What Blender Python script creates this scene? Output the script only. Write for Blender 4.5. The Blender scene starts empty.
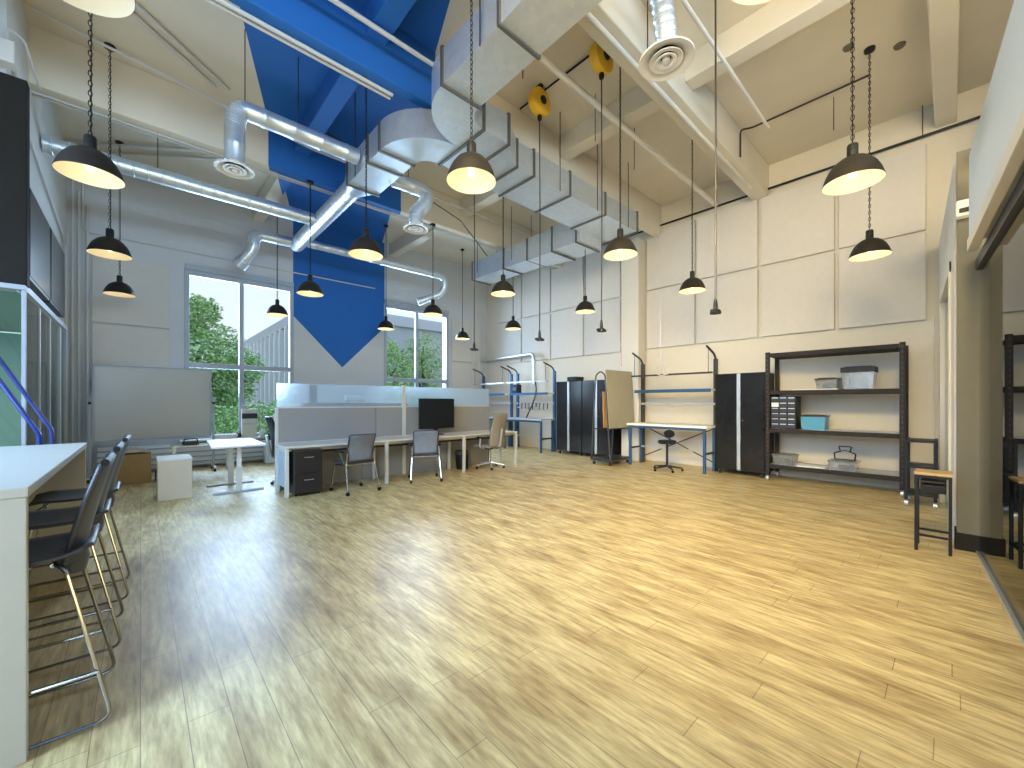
import bpy, bmesh, math, random
from mathutils import Vector, Matrix
random.seed(7)
PI = math.pi
C = bpy.context.scene.collection
SC = bpy.context.scene

# ---------------------------------------------------------------- camera, world, light, exposure
cam = bpy.data.cameras.new('camera'); co = bpy.data.objects.new('camera', cam); C.objects.link(co)
co.location = (0, 0, 1.4)
co.rotation_euler = (PI/2, 0, -math.atan2(.677, .736))
cam.sensor_width = 36; cam.lens = 404/1024*36; cam.shift_y = 18/1024; cam.clip_start = .05; cam.clip_end = 300
SC.camera = co
SC.view_settings.view_transform = 'Standard'; SC.view_settings.look = 'None'
SC.view_settings.gamma = 1; SC.view_settings.use_curve_mapping = False
SC.view_settings.exposure = 0.0
W = bpy.data.worlds.new('world'); SC.world = W; W.use_nodes = True
nt = W.node_tree; bg = nt.nodes['Background']
tc = nt.nodes.new('ShaderNodeTexCoord'); sp = nt.nodes.new('ShaderNodeSeparateXYZ')
cr = nt.nodes.new('ShaderNodeValToRGB'); ns = nt.nodes.new('ShaderNodeTexNoise'); ns.inputs['Scale'].default_value = 2.5
ns.inputs['Detail'].default_value = 5
ad = nt.nodes.new('ShaderNodeMath'); ad.operation = 'MULTIPLY_ADD'; ad.inputs[1].default_value = .25
nt.links.new(tc.outputs['Generated'], sp.inputs[0]); nt.links.new(tc.outputs['Generated'], ns.inputs['Vector'])
nt.links.new(ns.outputs['Fac'], ad.inputs[0]); nt.links.new(sp.outputs['Z'], ad.inputs[2])
nt.links.new(ad.outputs[0], cr.inputs[0]); nt.links.new(cr.outputs[0], bg.inputs['Color'])
cr.color_ramp.elements[0].position = 0.05; cr.color_ramp.elements[0].color = (.93, .97, 1, 1)
cr.color_ramp.elements[1].position = 0.9; cr.color_ramp.elements[1].color = (.55, .76, 1, 1)
bg.inputs['Strength'].default_value = 1.15

def area(name, loc, target, sx, sy, e, col):
    l = bpy.data.lights.new(name, 'AREA'); l.shape = 'RECTANGLE'; l.size = sx; l.size_y = sy; l.energy = e; l.color = col
    o = bpy.data.objects.new(name, l); C.objects.link(o); o.location = loc
    o.rotation_euler = (Vector(target)-Vector(loc)).to_track_quat('-Z', 'Y').to_euler(); return o
# daylight arriving through the two windows, outside the glass
area('window_daylight', (1.75, 11.9, 3.2), (1.9, 5, .6), 2.1, 3.4, 420, (.55, .76, 1))
area('window_daylight', (6.3, 11.9, 3.4), (5.6, 5, .6), 2.1, 2.4, 520, (.55, .76, 1))
# added fill, no real source: warm and cool light from behind and left
area('warm_fill', (-2.6, -2.0, 3.6), (9.0, 2.6, 4.2), 2.5, 3.0, 210, (1, .82, .52)).data.spread = math.radians(70)
area('warm_fill', (-.9, .1, 5.3), (6.6, 2.9, 0), 1.6, 1.2, 175, (1, .77, .38)).data.spread = math.radians(70)
area('cool_fill', (1.6, -7.7, 3.0), (.8, 10, 2.8), 8.0, 4.2, 950, (.52, .76, 1)).data.spread = math.radians(120)
area('cool_fill', (-3.9, 2.8, 3.2), (.6, 4.5, 0), 3.5, 2.5, 330, (.38, .62, 1)).data.spread = math.radians(90)
# added ceiling fill, no real fixtures, left of the counter and behind the camera
area('ceiling_fill', (-2.7, 2.5, .25), (-1.2, 3.6, 6), 2.4, 6.0, 300, (.80, .90, 1))
area('ceiling_fill', (2.6, -2.4, .25), (3.6, .6, 6), 4.5, 2.8, 370, (1, .79, .46))
LAMP_COL = (1, .80, .46)

# ---------------------------------------------------------------- materials
def mat(name, col, rough=.6, metal=0, noise=0, nscale=8, bump=0, bscale=60, emit=0, spec=.5, trans=0, alpha=1, stretch=None):
    m = bpy.data.materials.new(name); m.use_nodes = True; t = m.node_tree; b = t.nodes['Principled BSDF']
    b.inputs['Base Color'].default_value = (*col, 1); b.inputs['Roughness'].default_value = rough
    b.inputs['Metallic'].default_value = metal; b.inputs['Specular IOR Level'].default_value = spec
    b.inputs['Transmission Weight'].default_value = trans; b.inputs['Alpha'].default_value = alpha
    if emit: b.inputs['Emission Color'].default_value = (*col, 1); b.inputs['Emission Strength'].default_value = emit
    tcn = t.nodes.new('ShaderNodeTexCoord'); mp = t.nodes.new('ShaderNodeMapping'); t.links.new(tcn.outputs['Object'], mp.inputs[0])
    if stretch: mp.inputs['Scale'].default_value = stretch
    if noise:
        n = t.nodes.new('ShaderNodeTexNoise'); n.inputs['Scale'].default_value = nscale; n.inputs['Detail'].default_value = 6
        mx = t.nodes.new('ShaderNodeMix'); mx.data_type = 'RGBA'; mx.inputs[6].default_value = (*[c*(1-noise) for c in col], 1)
        mx.inputs[7].default_value = (*[min(1, c*(1+noise)) for c in col], 1)
        t.links.new(mp.outputs[0], n.inputs['Vector']); t.links.new(n.outputs['Fac'], mx.inputs[0]); t.links.new(mx.outputs[2], b.inputs['Base Color'])
    if bump:
        n = t.nodes.new('ShaderNodeTexNoise'); n.inputs['Scale'].default_value = bscale
        bp = t.nodes.new('ShaderNodeBump'); bp.inputs['Strength'].default_value = bump; bp.inputs['Distance'].default_value = .01
        t.links.new(mp.outputs[0], n.inputs['Vector']); t.links.new(n.outputs['Fac'], bp.inputs['Height']); t.links.new(bp.outputs[0], b.inputs['Normal'])
    return m
BLUE = (.010, .125, .45)
CREAM = (.70, .665, .60)
M = {
 'black': mat('black_paint', (.010, .010, .010), .45, noise=.2, spec=.3),
 'lampblack': mat('lamp_black', (.018, .015, .012), .5, noise=.15, spec=.3),
 'shadein': mat('lamp_inside_cream', (.78, .72, .58), .5, noise=.03),
 'bulb': mat('bulb', (1, .86, .60), .4, emit=.9, noise=.02),
 'darkmetal': mat('dark_metal', (.045, .042, .04), .45, .4, noise=.2),
 'brownblack': mat('shelf_steel', (.022, .016, .013), .6, noise=.25, spec=.25),
 'chrome': mat('chrome', (.42, .41, .39), .22, 1, noise=.05),
 'alu': mat('aluminium', (.60, .62, .64), .35, .8, noise=.06),
 'white': mat('white_paint', (.78, .78, .76), .5, noise=.03),
 'offwhite': mat('off_white', (.66, .63, .57), .5, noise=.05),
 'creamlam': mat('cream_laminate', (.56, .53, .46), .45, noise=.05),
 'counter': mat('counter_laminate', (.42, .405, .345), .35, noise=.05),
 'greyframe': mat('window_frame_grey', (.36, .40, .46), .5, noise=.04),
 'conduit': mat('conduit_paint', (.56, .56, .55), .5, noise=.06),
 'creampipe': mat('cream_pipe', CREAM, .6, noise=.06),
 'plastic': mat('grey_plastic', (.038, .040, .047), .42, noise=.1),
 'mesh': mat('grey_mesh', (.17, .185, .21), .7, noise=.2, bump=.5, bscale=300),
 'fabric': mat('partition_fabric', (.27, .255, .235), .9, noise=.10, nscale=90, bump=.3, bscale=250),
 'beigemesh': mat('beige_fabric', (.25, .215, .165), .85, noise=.12, nscale=60, bump=.4, bscale=250),
 'card': mat('cardboard', (.40, .24, .10), .8, noise=.10, nscale=12),
 'boxbeige': mat('beige_board', (.58, .50, .37), .7, noise=.06),
 'maple': mat('maple_panel', (.34, .31, .235), .6, noise=.12, nscale=4, stretch=(8, 8, 1)),
 'ply': mat('plywood', (.50, .28, .10), .6, noise=.15, nscale=5, stretch=(1, 1, 6)),
 'bluesteel': mat('blue_steel', (.035, .10, .22), .4, .3, noise=.1),
 'bluepaint': mat('blue_rail_paint', (.006, .028, .17), .3, noise=.1),
 'cabinet': mat('gloss_black_cabinet', (.014, .014, .016), .16, .1, noise=.2, nscale=2),
 'clear': mat('clear_plastic', (.80, .82, .82), .12, trans=.85, noise=.06),
 'bluetote': mat('blue_plastic', (.08, .30, .45), .4, noise=.1),
 'paper': mat('paper', (.78, .77, .74), .8, noise=.04),
 'yellow': mat('yellow_enamel', (.85, .50, .03), .4, noise=.2),
 'screen': mat('screen', (.008, .009, .012), .30, noise=.1, spec=.3),
 'board': mat('whiteboard_surface', (.42, .43, .43), .32, noise=.07, nscale=2),
 'panel': mat('acoustic_panel_fabric', (.60, .575, .54), .9, noise=.05, nscale=10, bump=.25, bscale=200),
 'frost': mat('frosted_glass', (.70, .84, .94), .24, trans=.74, noise=.02),
 'pinkpaper': mat('pale_cloth', (.62, .50, .46), .8, noise=.15),
 'wood': mat('light_wood', (.50, .34, .16), .5, noise=.15, nscale=6, stretch=(1, 10, 1)),
 'pier': mat('pier_olive_grey', (.135, .125, .09), .6, noise=.08),
 'bulk': mat('bulkhead_charcoal', (.020, .019, .017), .8, noise=.1, spec=.15),
 'header': mat('header_pale_grey', (.60, .63, .62), .6, noise=.03),
 'trim': mat('cream_trim', (.62, .56, .44), .5, noise=.04),
 'red': mat('red_print', (.55, .04, .03), .6, noise=.1),
 'bark': mat('bark', (.12, .09, .06), .9, noise=.3),
 'facade': mat('facade_grey', (.50, .53, .58), .7, noise=.06),
 'fin': mat('facade_fin_white', (.92, .93, .95), .6, noise=.04),
 'darkglass': mat('dark_window_glass', (.12, .15, .19), .15, noise=.2),
 'grass': mat('grass', (.10, .22, .05), .9, noise=.4, nscale=3),
 'officefloor': mat('dark_office_wall', (.10, .095, .085), .8, noise=.1),
}
def leafmat():
    m = mat('leaf_green', (.16, .32, .07), .6); t = m.node_tree; b = t.nodes['Principled BSDF']
    g = t.nodes.new('ShaderNodeNewGeometry'); r = t.nodes.new('ShaderNodeValToRGB')
    r.color_ramp.elements[0].color = (.13, .30, .06, 1); r.color_ramp.elements[1].color = (.62, .80, .36, 1)
    t.links.new(g.outputs['Random Per Island'], r.inputs[0]); t.links.new(r.outputs[0], b.inputs['Base Color']); return m
M['leaf'] = leafmat()
def ductmat():
    m = mat('galvanised_steel', (.60, .62, .64), .34, .72); t = m.node_tree; b = t.nodes['Principled BSDF']
    tcn = t.nodes.new('ShaderNodeTexCoord'); v = t.nodes.new('ShaderNodeTexVoronoi'); v.inputs['Scale'].default_value = 14
    r = t.nodes.new('ShaderNodeValToRGB'); r.color_ramp.elements[0].color = (.62, .68, .75, 1); r.color_ramp.elements[1].color = (.70, .76, .82, 1)
    n = t.nodes.new('ShaderNodeTexNoise'); n.inputs['Scale'].default_value = 3
    bp = t.nodes.new('ShaderNodeBump'); bp.inputs['Strength'].default_value = .25; bp.inputs['Distance'].default_value = .03
    t.links.new(tcn.outputs['Object'], v.inputs['Vector']); t.links.new(tcn.outputs['Object'], n.inputs['Vector'])
    t.links.new(v.outputs['Color'], r.inputs[0]); t.links.new(r.outputs[0], b.inputs['Base Color'])
    t.links.new(n.outputs['Fac'], bp.inputs['Height']); t.links.new(bp.outputs[0], b.inputs['Normal']); return m
M['duct'] = ductmat()
M['flange'] = mat('duct_flange', (.16, .16, .15), .4, .7, noise=.2)
def glassmat(name, tint, rough=0, ior=1.5):
    m = bpy.data.materials.new(name); m.use_nodes = True; t = m.node_tree; t.nodes.remove(t.nodes['Principled BSDF'])
    out = t.nodes['Material Output']; tr = t.nodes.new('ShaderNodeBsdfTransparent'); gl = t.nodes.new('ShaderNodeBsdfGlossy')
    tr.inputs[0].default_value = (*tint, 1); gl.inputs['Roughness'].default_value = rough
    f = t.nodes.new('ShaderNodeFresnel'); f.inputs[0].default_value = ior
    n = t.nodes.new('ShaderNodeTexNoise'); n.inputs['Scale'].default_value = .6
    bp = t.nodes.new('ShaderNodeBump'); bp.inputs['Strength'].default_value = .02
    t.links.new(n.outputs['Fac'], bp.inputs['Height']); t.links.new(bp.outputs[0], gl.inputs['Normal'])
    mx = t.nodes.new('ShaderNodeMixShader'); t.links.new(f.outputs[0], mx.inputs[0]); t.links.new(tr.outputs[0], mx.inputs[1]); t.links.new(gl.outputs[0], mx.inputs[2])
    t.links.new(mx.outputs[0], out.inputs[0]); return m
M['glass'] = glassmat('window_glass', (.96, .98, 1), ior=1.1)
M['teal'] = glassmat('partition_glass', (.72, .90, .88))
M['smoke'] = glassmat('partition_glass_smoke', (.86, .88, .85))

def painted(name, base, kind):
    """wall / ceiling paint with the blue arrow band painted on it (a paint job with its own fixed outline)"""
    m = mat(name, base, .75); t = m.node_tree; b = t.nodes['Principled BSDF']
    g = t.nodes.new('ShaderNodeNewGeometry'); s = t.nodes.new('ShaderNodeSeparateXYZ'); t.links.new(g.outputs['Position'], s.inputs[0])
    def ma(op, a, c, d=None):
        n = t.nodes.new('ShaderNodeMath'); n.operation = op
        for i, x in enumerate((a, c, d)):
            if x is None: continue
            if isinstance(x, (int, float)): n.inputs[i].default_value = x
            else: t.links.new(x, n.inputs[i])
        return n.outputs[0]
    X, Y, Z = s.outputs
    if kind == 'ceiling':
        lo = ma('GREATER_THAN', X, ma('MULTIPLY_ADD', Y, .350, -1.11)); hi = ma('LESS_THAN', X, ma('MULTIPLY_ADD', Y, .350, 1.25))
        msk = ma('MULTIPLY', lo, hi)
    else:
        d = ma('ABSOLUTE', ma('SUBTRACT', X, 4.0), 0.0)
        msk = ma('MULTIPLY', ma('LESS_THAN', d, 1.2), ma('GREATER_THAN', Z, ma('MULTIPLY_ADD', d, 1.02, 2.33)))
    n = t.nodes.new('ShaderNodeTexNoise'); n.inputs['Scale'].default_value = 2.2; n.inputs['Detail'].default_value = 6
    t.links.new(g.outputs['Position'], n.inputs['Vector'])
    va = t.nodes.new('ShaderNodeMix'); va.data_type = 'RGBA'; va.inputs[6].default_value = (*[c*.93 for c in base], 1); va.inputs[7].default_value = (*[min(1, c*1.05) for c in base], 1)
    t.links.new(n.outputs['Fac'], va.inputs[0])
    mx = t.nodes.new('ShaderNodeMix'); mx.data_type = 'RGBA'; mx.inputs[7].default_value = (*BLUE, 1)
    t.links.new(msk, mx.inputs[0]); t.links.new(va.outputs[2], mx.inputs[6]); t.links.new(mx.outputs[2], b.inputs['Base Color'])
    if kind != 'ceiling':    # painted concrete block
        cmb = t.nodes.new('ShaderNodeCombineXYZ'); t.links.new(X, cmb.inputs[0]); t.links.new(Z, cmb.inputs[1])
        br = t.nodes.new('ShaderNodeTexBrick'); t.links.new(cmb.outputs[0], br.inputs[0])
        br.inputs['Scale'].default_value = 1; br.inputs['Brick Width'].default_value = .4; br.inputs['Row Height'].default_value = .2
        br.inputs['Mortar Size'].default_value = .008; br.inputs['Color1'].default_value = (1, 1, 1, 1); br.inputs['Color2'].default_value = (.9, .9, .9, 1); br.inputs['Mortar'].default_value = (0, 0, 0, 1)
        bp = t.nodes.new('ShaderNodeBump'); bp.inputs['Strength'].default_value = .35; bp.inputs['Distance'].default_value = .012
        t.links.new(br.outputs['Color'], bp.inputs['Height']); t.links.new(bp.outputs[0], b.inputs['Normal'])
    return m
M['ceil'] = painted('ceiling_paint', (.68, .625, .52), 'ceiling')
M['block'] = painted('painted_block', (.56, .58, .61), 'wall')
M['wallR'] = mat('wall_paint_warm', (.62, .58, .50), .75, noise=.04)
M['wallL'] = mat('wall_paint_left', (.60, .62, .62), .7, noise=.04)

def floormat():
    m = mat('vinyl_plank_floor', (.5, .4, .25), .36); t = m.node_tree; b = t.nodes['Principled BSDF']
    g = t.nodes.new('ShaderNodeNewGeometry'); sx = t.nodes.new('ShaderNodeSeparateXYZ'); t.links.new(g.outputs['Position'], sx.inputs[0])
    fl = t.nodes.new('ShaderNodeMath'); fl.operation = 'DIVIDE'; fl.inputs[1].default_value = .152; t.links.new(sx.outputs[0], fl.inputs[0])
    f2 = t.nodes.new('ShaderNodeMath'); f2.operation = 'FLOOR'; t.links.new(fl.outputs[0], f2.inputs[0])
    wn = t.nodes.new('ShaderNodeTexWhiteNoise'); wn.noise_dimensions = '1D'; t.links.new(f2.outputs[0], wn.inputs['W'])
    sh = t.nodes.new('ShaderNodeMath'); sh.operation = 'MULTIPLY_ADD'; sh.inputs[1].default_value = 1.22; t.links.new(wn.outputs['Value'], sh.inputs[0]); t.links.new(sx.outputs[1], sh.inputs[2])
    cb_ = t.nodes.new('ShaderNodeCombineXYZ'); t.links.new(sh.outputs[0], cb_.inputs[0]); t.links.new(sx.outputs[0], cb_.inputs[1])
    br = t.nodes.new('ShaderNodeTexBrick'); t.links.new(cb_.outputs[0], br.inputs[0])
    br.inputs['Scale'].default_value = 1; br.inputs['Brick Width'].default_value = 1.22; br.inputs['Row Height'].default_value = .152
    br.inputs['Mortar Size'].default_value = .0022; br.inputs['Mortar Smooth'].default_value = .4; br.offset = 0
    br.inputs['Color1'].default_value = (.77, .625, .30, 1); br.inputs['Color2'].default_value = (.69, .55, .26, 1); br.inputs['Mortar'].default_value = (.34, .24, .13, 1)
    mp2 = t.nodes.new('ShaderNodeMapping'); mp2.inputs['Scale'].default_value = (36, 4.2, 1); t.links.new(g.outputs['Position'], mp2.inputs[0])
    n = t.nodes.new('ShaderNodeTexNoise'); n.inputs['Scale'].default_value = 1; n.inputs['Detail'].default_value = 8; n.inputs['Roughness'].default_value = .65; t.links.new(mp2.outputs[0], n.inputs['Vector'])
    mp3 = t.nodes.new('ShaderNodeMapping'); mp3.inputs['Scale'].default_value = (8, 1.8, 1); t.links.new(g.outputs['Position'], mp3.inputs[0])
    n2 = t.nodes.new('ShaderNodeTexNoise'); n2.inputs['Scale'].default_value = 1; n2.inputs['Detail'].default_value = 4; t.links.new(mp3.outputs[0], n2.inputs['Vector'])
    r = t.nodes.new('ShaderNodeValToRGB'); r.color_ramp.elements[0].position = .3; r.color_ramp.elements[0].color = (.34, .26, .19, 1)
    r.color_ramp.elements[1].position = .62; r.color_ramp.elements[1].color = (1.0, 1.0, 1.0, 1); t.links.new(n.outputs['Fac'], r.inputs[0])
    r2 = t.nodes.new('ShaderNodeValToRGB'); r2.color_ramp.elements[0].position = .34; r2.color_ramp.elements[0].color = (.55, .45, .34, 1)
    r2.color_ramp.elements[1].position = .6; r2.color_ramp.elements[1].color = (1.0, 1.0, 1.0, 1); t.links.new(n2.outputs['Fac'], r2.inputs[0])
    a = t.nodes.new('ShaderNodeMix'); a.data_type = 'RGBA'; a.blend_type = 'MULTIPLY'; a.inputs[0].default_value = .75
    t.links.new(br.outputs['Color'], a.inputs[6]); t.links.new(r.outputs[0], a.inputs[7])
    c = t.nodes.new('ShaderNodeMix'); c.data_type = 'RGBA'; c.blend_type = 'MULTIPLY'; c.inputs[0].default_value = .75
    t.links.new(a.outputs[2], c.inputs[6]); t.links.new(r2.outputs[0], c.inputs[7]); t.links.new(c.outputs[2], b.inputs['Base Color'])
    bp = t.nodes.new('ShaderNodeBump'); bp.inputs['Strength'].default_value = .12; bp.inputs['Distance'].default_value = .004
    t.links.new(n.outputs['Fac'], bp.inputs['Height']); t.links.new(bp.outputs[0], b.inputs['Normal'])
    b.inputs['Specular IOR Level'].default_value = .8; b.inputs['Roughness'].default_value = .40
    return m
M['floor'] = floormat()

# ---------------------------------------------------------------- mesh helpers
class MB:
    def __init__(s): s.v = []; s.f = []; s.bev = 0
    def add(s, vs, fs):
        n = len(s.v); s.v += [Vector(p) for p in vs]; s.f += [tuple(i+n for i in f) for f in fs]; return s
    def box(s, x0, x1, y0, y1, z0, z1, mtx=None):
        vs = [Vector((x, y, z)) for x in (x0, x1) for y in (y0, y1) for z in (z0, z1)]
        if mtx is not None: vs = [mtx @ p for p in vs]
        return s.add(vs, [(0, 1, 3, 2), (4, 6, 7, 5), (0, 4, 5, 1), (2, 3, 7, 6), (0, 2, 6, 4), (1, 5, 7, 3)])
    def prism(s, pts, axis, a, b):
        """pts: 2D outline; extruded along axis from a to b"""
        def mk(p, q): return {0: (q, p[0], p[1]), 1: (p[0], q, p[1]), 2: (p[0], p[1], q)}[axis]
        n = len(pts); vs = [mk(p, a) for p in pts]+[mk(p, b) for p in pts]
        return s.add(vs, [tuple(range(n)), tuple(range(2*n-1, n-1, -1))]+[(i, (i+1) % n, n+(i+1) % n, n+i) for i in range(n)])
    def tube(s, pts, r, n=8, caps=True, closed=False):
        pts = [Vector(p) for p in pts]; k = len(pts); rs = r if isinstance(r, (list, tuple)) else [r]*k
        base = len(s.v); u = None
        for i, p in enumerate(pts):
            if closed: d = pts[(i+1) % k]-pts[i-1]
            else: d = pts[min(i+1, k-1)]-pts[max(i-1, 0)]
            d.normalize()
            if u is None:
                u = d.orthogonal().normalized()
            else:
                u = (u-d*u.dot(d)); u = u.normalized() if u.length > 1e-6 else d.orthogonal().normalized()
            w = d.cross(u)
            for j in range(n):
                a = 2*PI*j/n; s.v.append(p+(u*math.cos(a)+w*math.sin(a))*rs[i])
        m = k if closed else k-1
        for i in range(m):
            for j in range(n):
                a = base+i*n+j; b = base+i*n+(j+1) % n; c = base+((i+1) % k)*n+(j+1) % n; d = base+((i+1) % k)*n+j
                s.f.append((a, b, c, d))
        if caps and not closed:
            s.f.append(tuple(base+j for j in reversed(range(n)))); s.f.append(tuple(base+(k-1)*n+j for j in range(n)))
        return s
    def lathe(s, prof, c=(0, 0, 0), n=24, mtx=None, sx=1, sy=1):
        base = len(s.v); c = Vector(c)
        for r, z in prof:
            for j in range(n):
                a = 2*PI*j/n; p = Vector((r*math.cos(a)*sx, r*math.sin(a)*sy, z)); 
                if mtx is not None: p = mtx @ p
                s.v.append(c+p)
        for i in range(len(prof)-1):
            for j in range(n):
                s.f.append((base+i*n+j, base+i*n+(j+1) % n, base+(i+1)*n+(j+1) % n, base+(i+1)*n+j))
        return s
    def grid(s, fn, nu, nv):
        base = len(s.v)
        for i in range(nu+1):
            for j in range(nv+1): s.v.append(Vector(fn(i/nu, j/nv)))
        for i in range(nu):
            for j in range(nv):
                a = base+i*(nv+1)+j; s.f.append((a, a+nv+1, a+nv+2, a+1))
        return s
    def build(s, name, m, parent=None, smooth=False, bevel=0, solid=0, world=True):
        me = bpy.data.meshes.new(name)
        vs = s.v
        if parent is not None and world:
            top = parent
            while top.parent: top = top.parent
            inv = (Matrix.Translation(top.location) @ Matrix.Rotation(top.rotation_euler.z, 4, 'Z')).inverted()
            vs = [inv @ p for p in vs]
        me.from_pydata([tuple(p) for p in vs], [], s.f); me.validate(); me.update()
        bmm = bmesh.new(); bmm.from_mesh(me); bmesh.ops.recalc_face_normals(bmm, faces=bmm.faces); bmm.to_mesh(me); bmm.free()
        me.materials.append(M[m] if isinstance(m, str) else m)
        if smooth:
            for p in me.polygons: p.use_smooth = True
        o = bpy.data.objects.new(name, me); C.objects.link(o); o.parent = parent
        if solid: k = o.modifiers.new('solid', 'SOLIDIFY'); k.thickness = solid; k.offset = 0
        if bevel: k = o.modifiers.new('bevel', 'BEVEL'); k.width = bevel; k.segments = 2; k.limit_method = 'ANGLE'
        if smooth and not solid:
            e = o.modifiers.new('es', 'EDGE_SPLIT'); e.split_angle = math.radians(40)
        return o
def box(x0, x1, y0, y1, z0, z1): return MB().box(x0, x1, y0, y1, z0, z1)
def thing(name, label, cat, loc=(0, 0, 0), rz=0, group=None):
    o = bpy.data.objects.new(name, None); C.objects.link(o); o.empty_display_size = .1
    o.location = loc; o.rotation_euler = (0, 0, rz); o['label'] = label; o['category'] = cat
    if group: o['group'] = group
    return o
def tag(o, label, cat, group=None):
    o['label'] = label; o['category'] = cat
    if group: o['group'] = group
    return o
def struct(o): o['kind'] = 'structure'; return o
def copy_tree(o, parent=None):
    c = o.copy(); C.objects.link(c); c.parent = parent
    for ch in list(o.children): copy_tree(ch, c)
    return c
def arc(c, r, a0, a1, n, plane='xy', rev=False):
    out = []
    for i in range(n+1):
        a = math.radians(a0+(a1-a0)*i/n); p, q = r*math.cos(a), r*math.sin(a)
        out.append({'xy': (c[0]+p, c[1]+q, c[2]), 'xz': (c[0]+p, c[1], c[2]+q), 'yz': (c[0], c[1]+p, c[2]+q)}[plane])
    return out
def rounded(pts, r, n=5):
    """polyline with rounded corners"""
    pts = [Vector(p) for p in pts]; out = [pts[0]]
    for i in range(1, len(pts)-1):
        a, b, c = pts[i-1], pts[i], pts[i+1]; rr = min(r, (a-b).length*.49, (c-b).length*.49)
        p, q = b+(a-b).normalized()*rr, b+(c-b).normalized()*rr
        for k in range(n+1):
            t = k/n; out.append(p*(1-t)**2+b*2*t*(1-t)+q*t*t)
    out.append(pts[-1]); return out

# ---------------------------------------------------------------- room shell
ZC = 6.0; XR = 9.0; YW = 11.1; XL = -1.0  # most positions from here on were worked out from image pixels, then hardcoded
struct(box(-6, XR+.3, -8.4, YW+.3, -.12, 0).build('floor', 'floor'))
struct(box(-4.8, XR+.3, -8.2, YW+.3, ZC, ZC+.2).build('ceiling', 'ceil'))
struct(box(-4.8, -4.6, -8.2, 6.46, 0, ZC).build('wall_left_hall', 'wallL'))
struct(box(-4.6, 5.2, -8.2, -8.0, 0, ZC).build('wall_rear', 'wallL'))
struct(box(5.2, XR, -1.15, -1.0, 3.74, ZC).build('wall_light_block', 'wallR'))  # unseen wall added to block the warm fill and keep the nook dark
struct(box(-4.0, -1.2, 6.6, YW, 2.62, 2.7).build('ceiling_side_room', 'wallL'))
struct(box(XR, XR+.3, .13, YW+.3, 0, ZC).build('wall_right', 'wallR'))
struct(box(XR, XR+.3, -2.4, .13, 3.78, ZC).build('wall_right_upper', 'wallR'))
# window wall with two openings
W1 = (.72, 2.78, .60, 4.26); W2 = (5.21, 7.36, .60, 4.26)
w = MB()
w.box(-1.3, W1[0], YW, YW+.3, 0, ZC); w.box(W1[0], W1[1], YW, YW+.3, 0, W1[2]); w.box(W1[0], W1[1], YW, YW+.3, W1[3], ZC)
w.box(W1[1], W2[0], YW, YW+.3, 0, ZC); w.box(W2[0], W2[1], YW, YW+.3, 0, W2[2]); w.box(W2[0], W2[1], YW, YW+.3, W2[3], ZC)
w.box(W2[1], XR, YW, YW+.3, 0, ZC)
struct(w.build('wall_back', 'block'))
# left wall: solid behind the screens, glazed below
w = MB(); w.box(XL-.2, XL, 6.5, YW, 2.62, ZC); w.box(XL-.2, XL, 9.7, YW, 0, 2.62); w.box(XL-.35, XL-.1, 2.5, 6.5, 4.75, ZC)
struct(w.build('wall_left', 'wallL'))
struct(box(-4.0, -.86, 6.46, 6.6, 2.60, 4.72).build('wall_left_bulkhead', 'bulk', bevel=.01))
# beams
beams = MB()
for y0, y1 in ((7.58, 7.74), (4.60, 4.74), (2.40, 2.68), (-.06, .17)):
    beams.box(-1.3, XR, y0, y1, 5.4 if y0 == 2.40 else 5.60 if y0 < 0 else 5.28, ZC)
struct(beams.build('ceiling_beams', 'ceil', bevel=.015))
j = MB()
for x0, x1 in ((1.92, 2.16), (5.33, 5.57)):
    for y0, y1 in ((-2.2, -.06), (.17, 2.40), (2.68, 4.60), (4.74, 7.58), (7.74, YW)): j.box(x0, x1, y0, y1, 5.66, ZC)
struct(j.build('ceiling_joists', 'ceil', bevel=.01))
struct(box(8.62, XR, 4.98, 5.44, 0, 5.28).build('wall_right_pilaster', 'wallR', bevel=.01))
# low office block on the right: short wall, pier, header, glazing
gx = lambda x: -.19+.0645*(x-5.6)
w = MB(); w.prism([(6.0, -.02), (6.35, 0.0), (6.35, -.15), (6.0, -.15)], 2, 0, 3.78)
w.prism([(6.35, 0.0), (8.3, .095), (8.3, -.05), (6.35, -.15)], 2, 2.9, 3.78)
w.prism([(8.3, .095), (XR, .13), (XR, -.05), (8.3, -.05)], 2, 0, 3.78)
struct(w.build('wall_front', 'wallR'))
d1 = struct(MB().prism([(6.35, .02), (6.45, .025), (6.45, -.1), (6.35, -.1)], 2, 0, 2.9).prism([(8.2, .11), (8.3, .115), (8.3, -.1), (8.2, -.1)], 2, 0, 2.9).prism([(6.35, .02), (8.3, .115), (8.3, -.05), (6.35, -.1)], 2, 2.78, 2.9).build('door_1', 'trim', bevel=.006))
MB().prism([(6.45, -.03), (8.2, .06), (8.2, .05), (6.45, -.04)], 2, .02, 2.78).build('pane', 'smoke', d1)
struct(box(5.72, 6.05, -.36, -.035, 0, 3.78).build('wall_front_pier', 'pier', bevel=.006))
struct(box(5.705, 6.06, -.37, -.02, 0, .16).build('baseboard_front', M['bulk'], bevel=.004))
hd = lambda x, o: (x, gx(x)+o)
struct(MB().prism([hd(-.2, .11), hd(5.25, .11), hd(5.25, -.05), hd(-.2, -.05)], 2, 2.78, 3.52).build('wall_front_header', 'header', bevel=.01))
t1 = MB().prism([hd(-.2, .12), hd(5.26, .12), hd(5.26, .06), hd(-.2, .06)], 2, 2.70, 2.80)
struct(t1.build('trim_1', 'trim', bevel=.005))
t1 = MB().prism([hd(-.2, .03), hd(5.7, .03), hd(5.7, -.03), hd(-.2, -.03)], 2, 2.62, 2.72)
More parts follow.
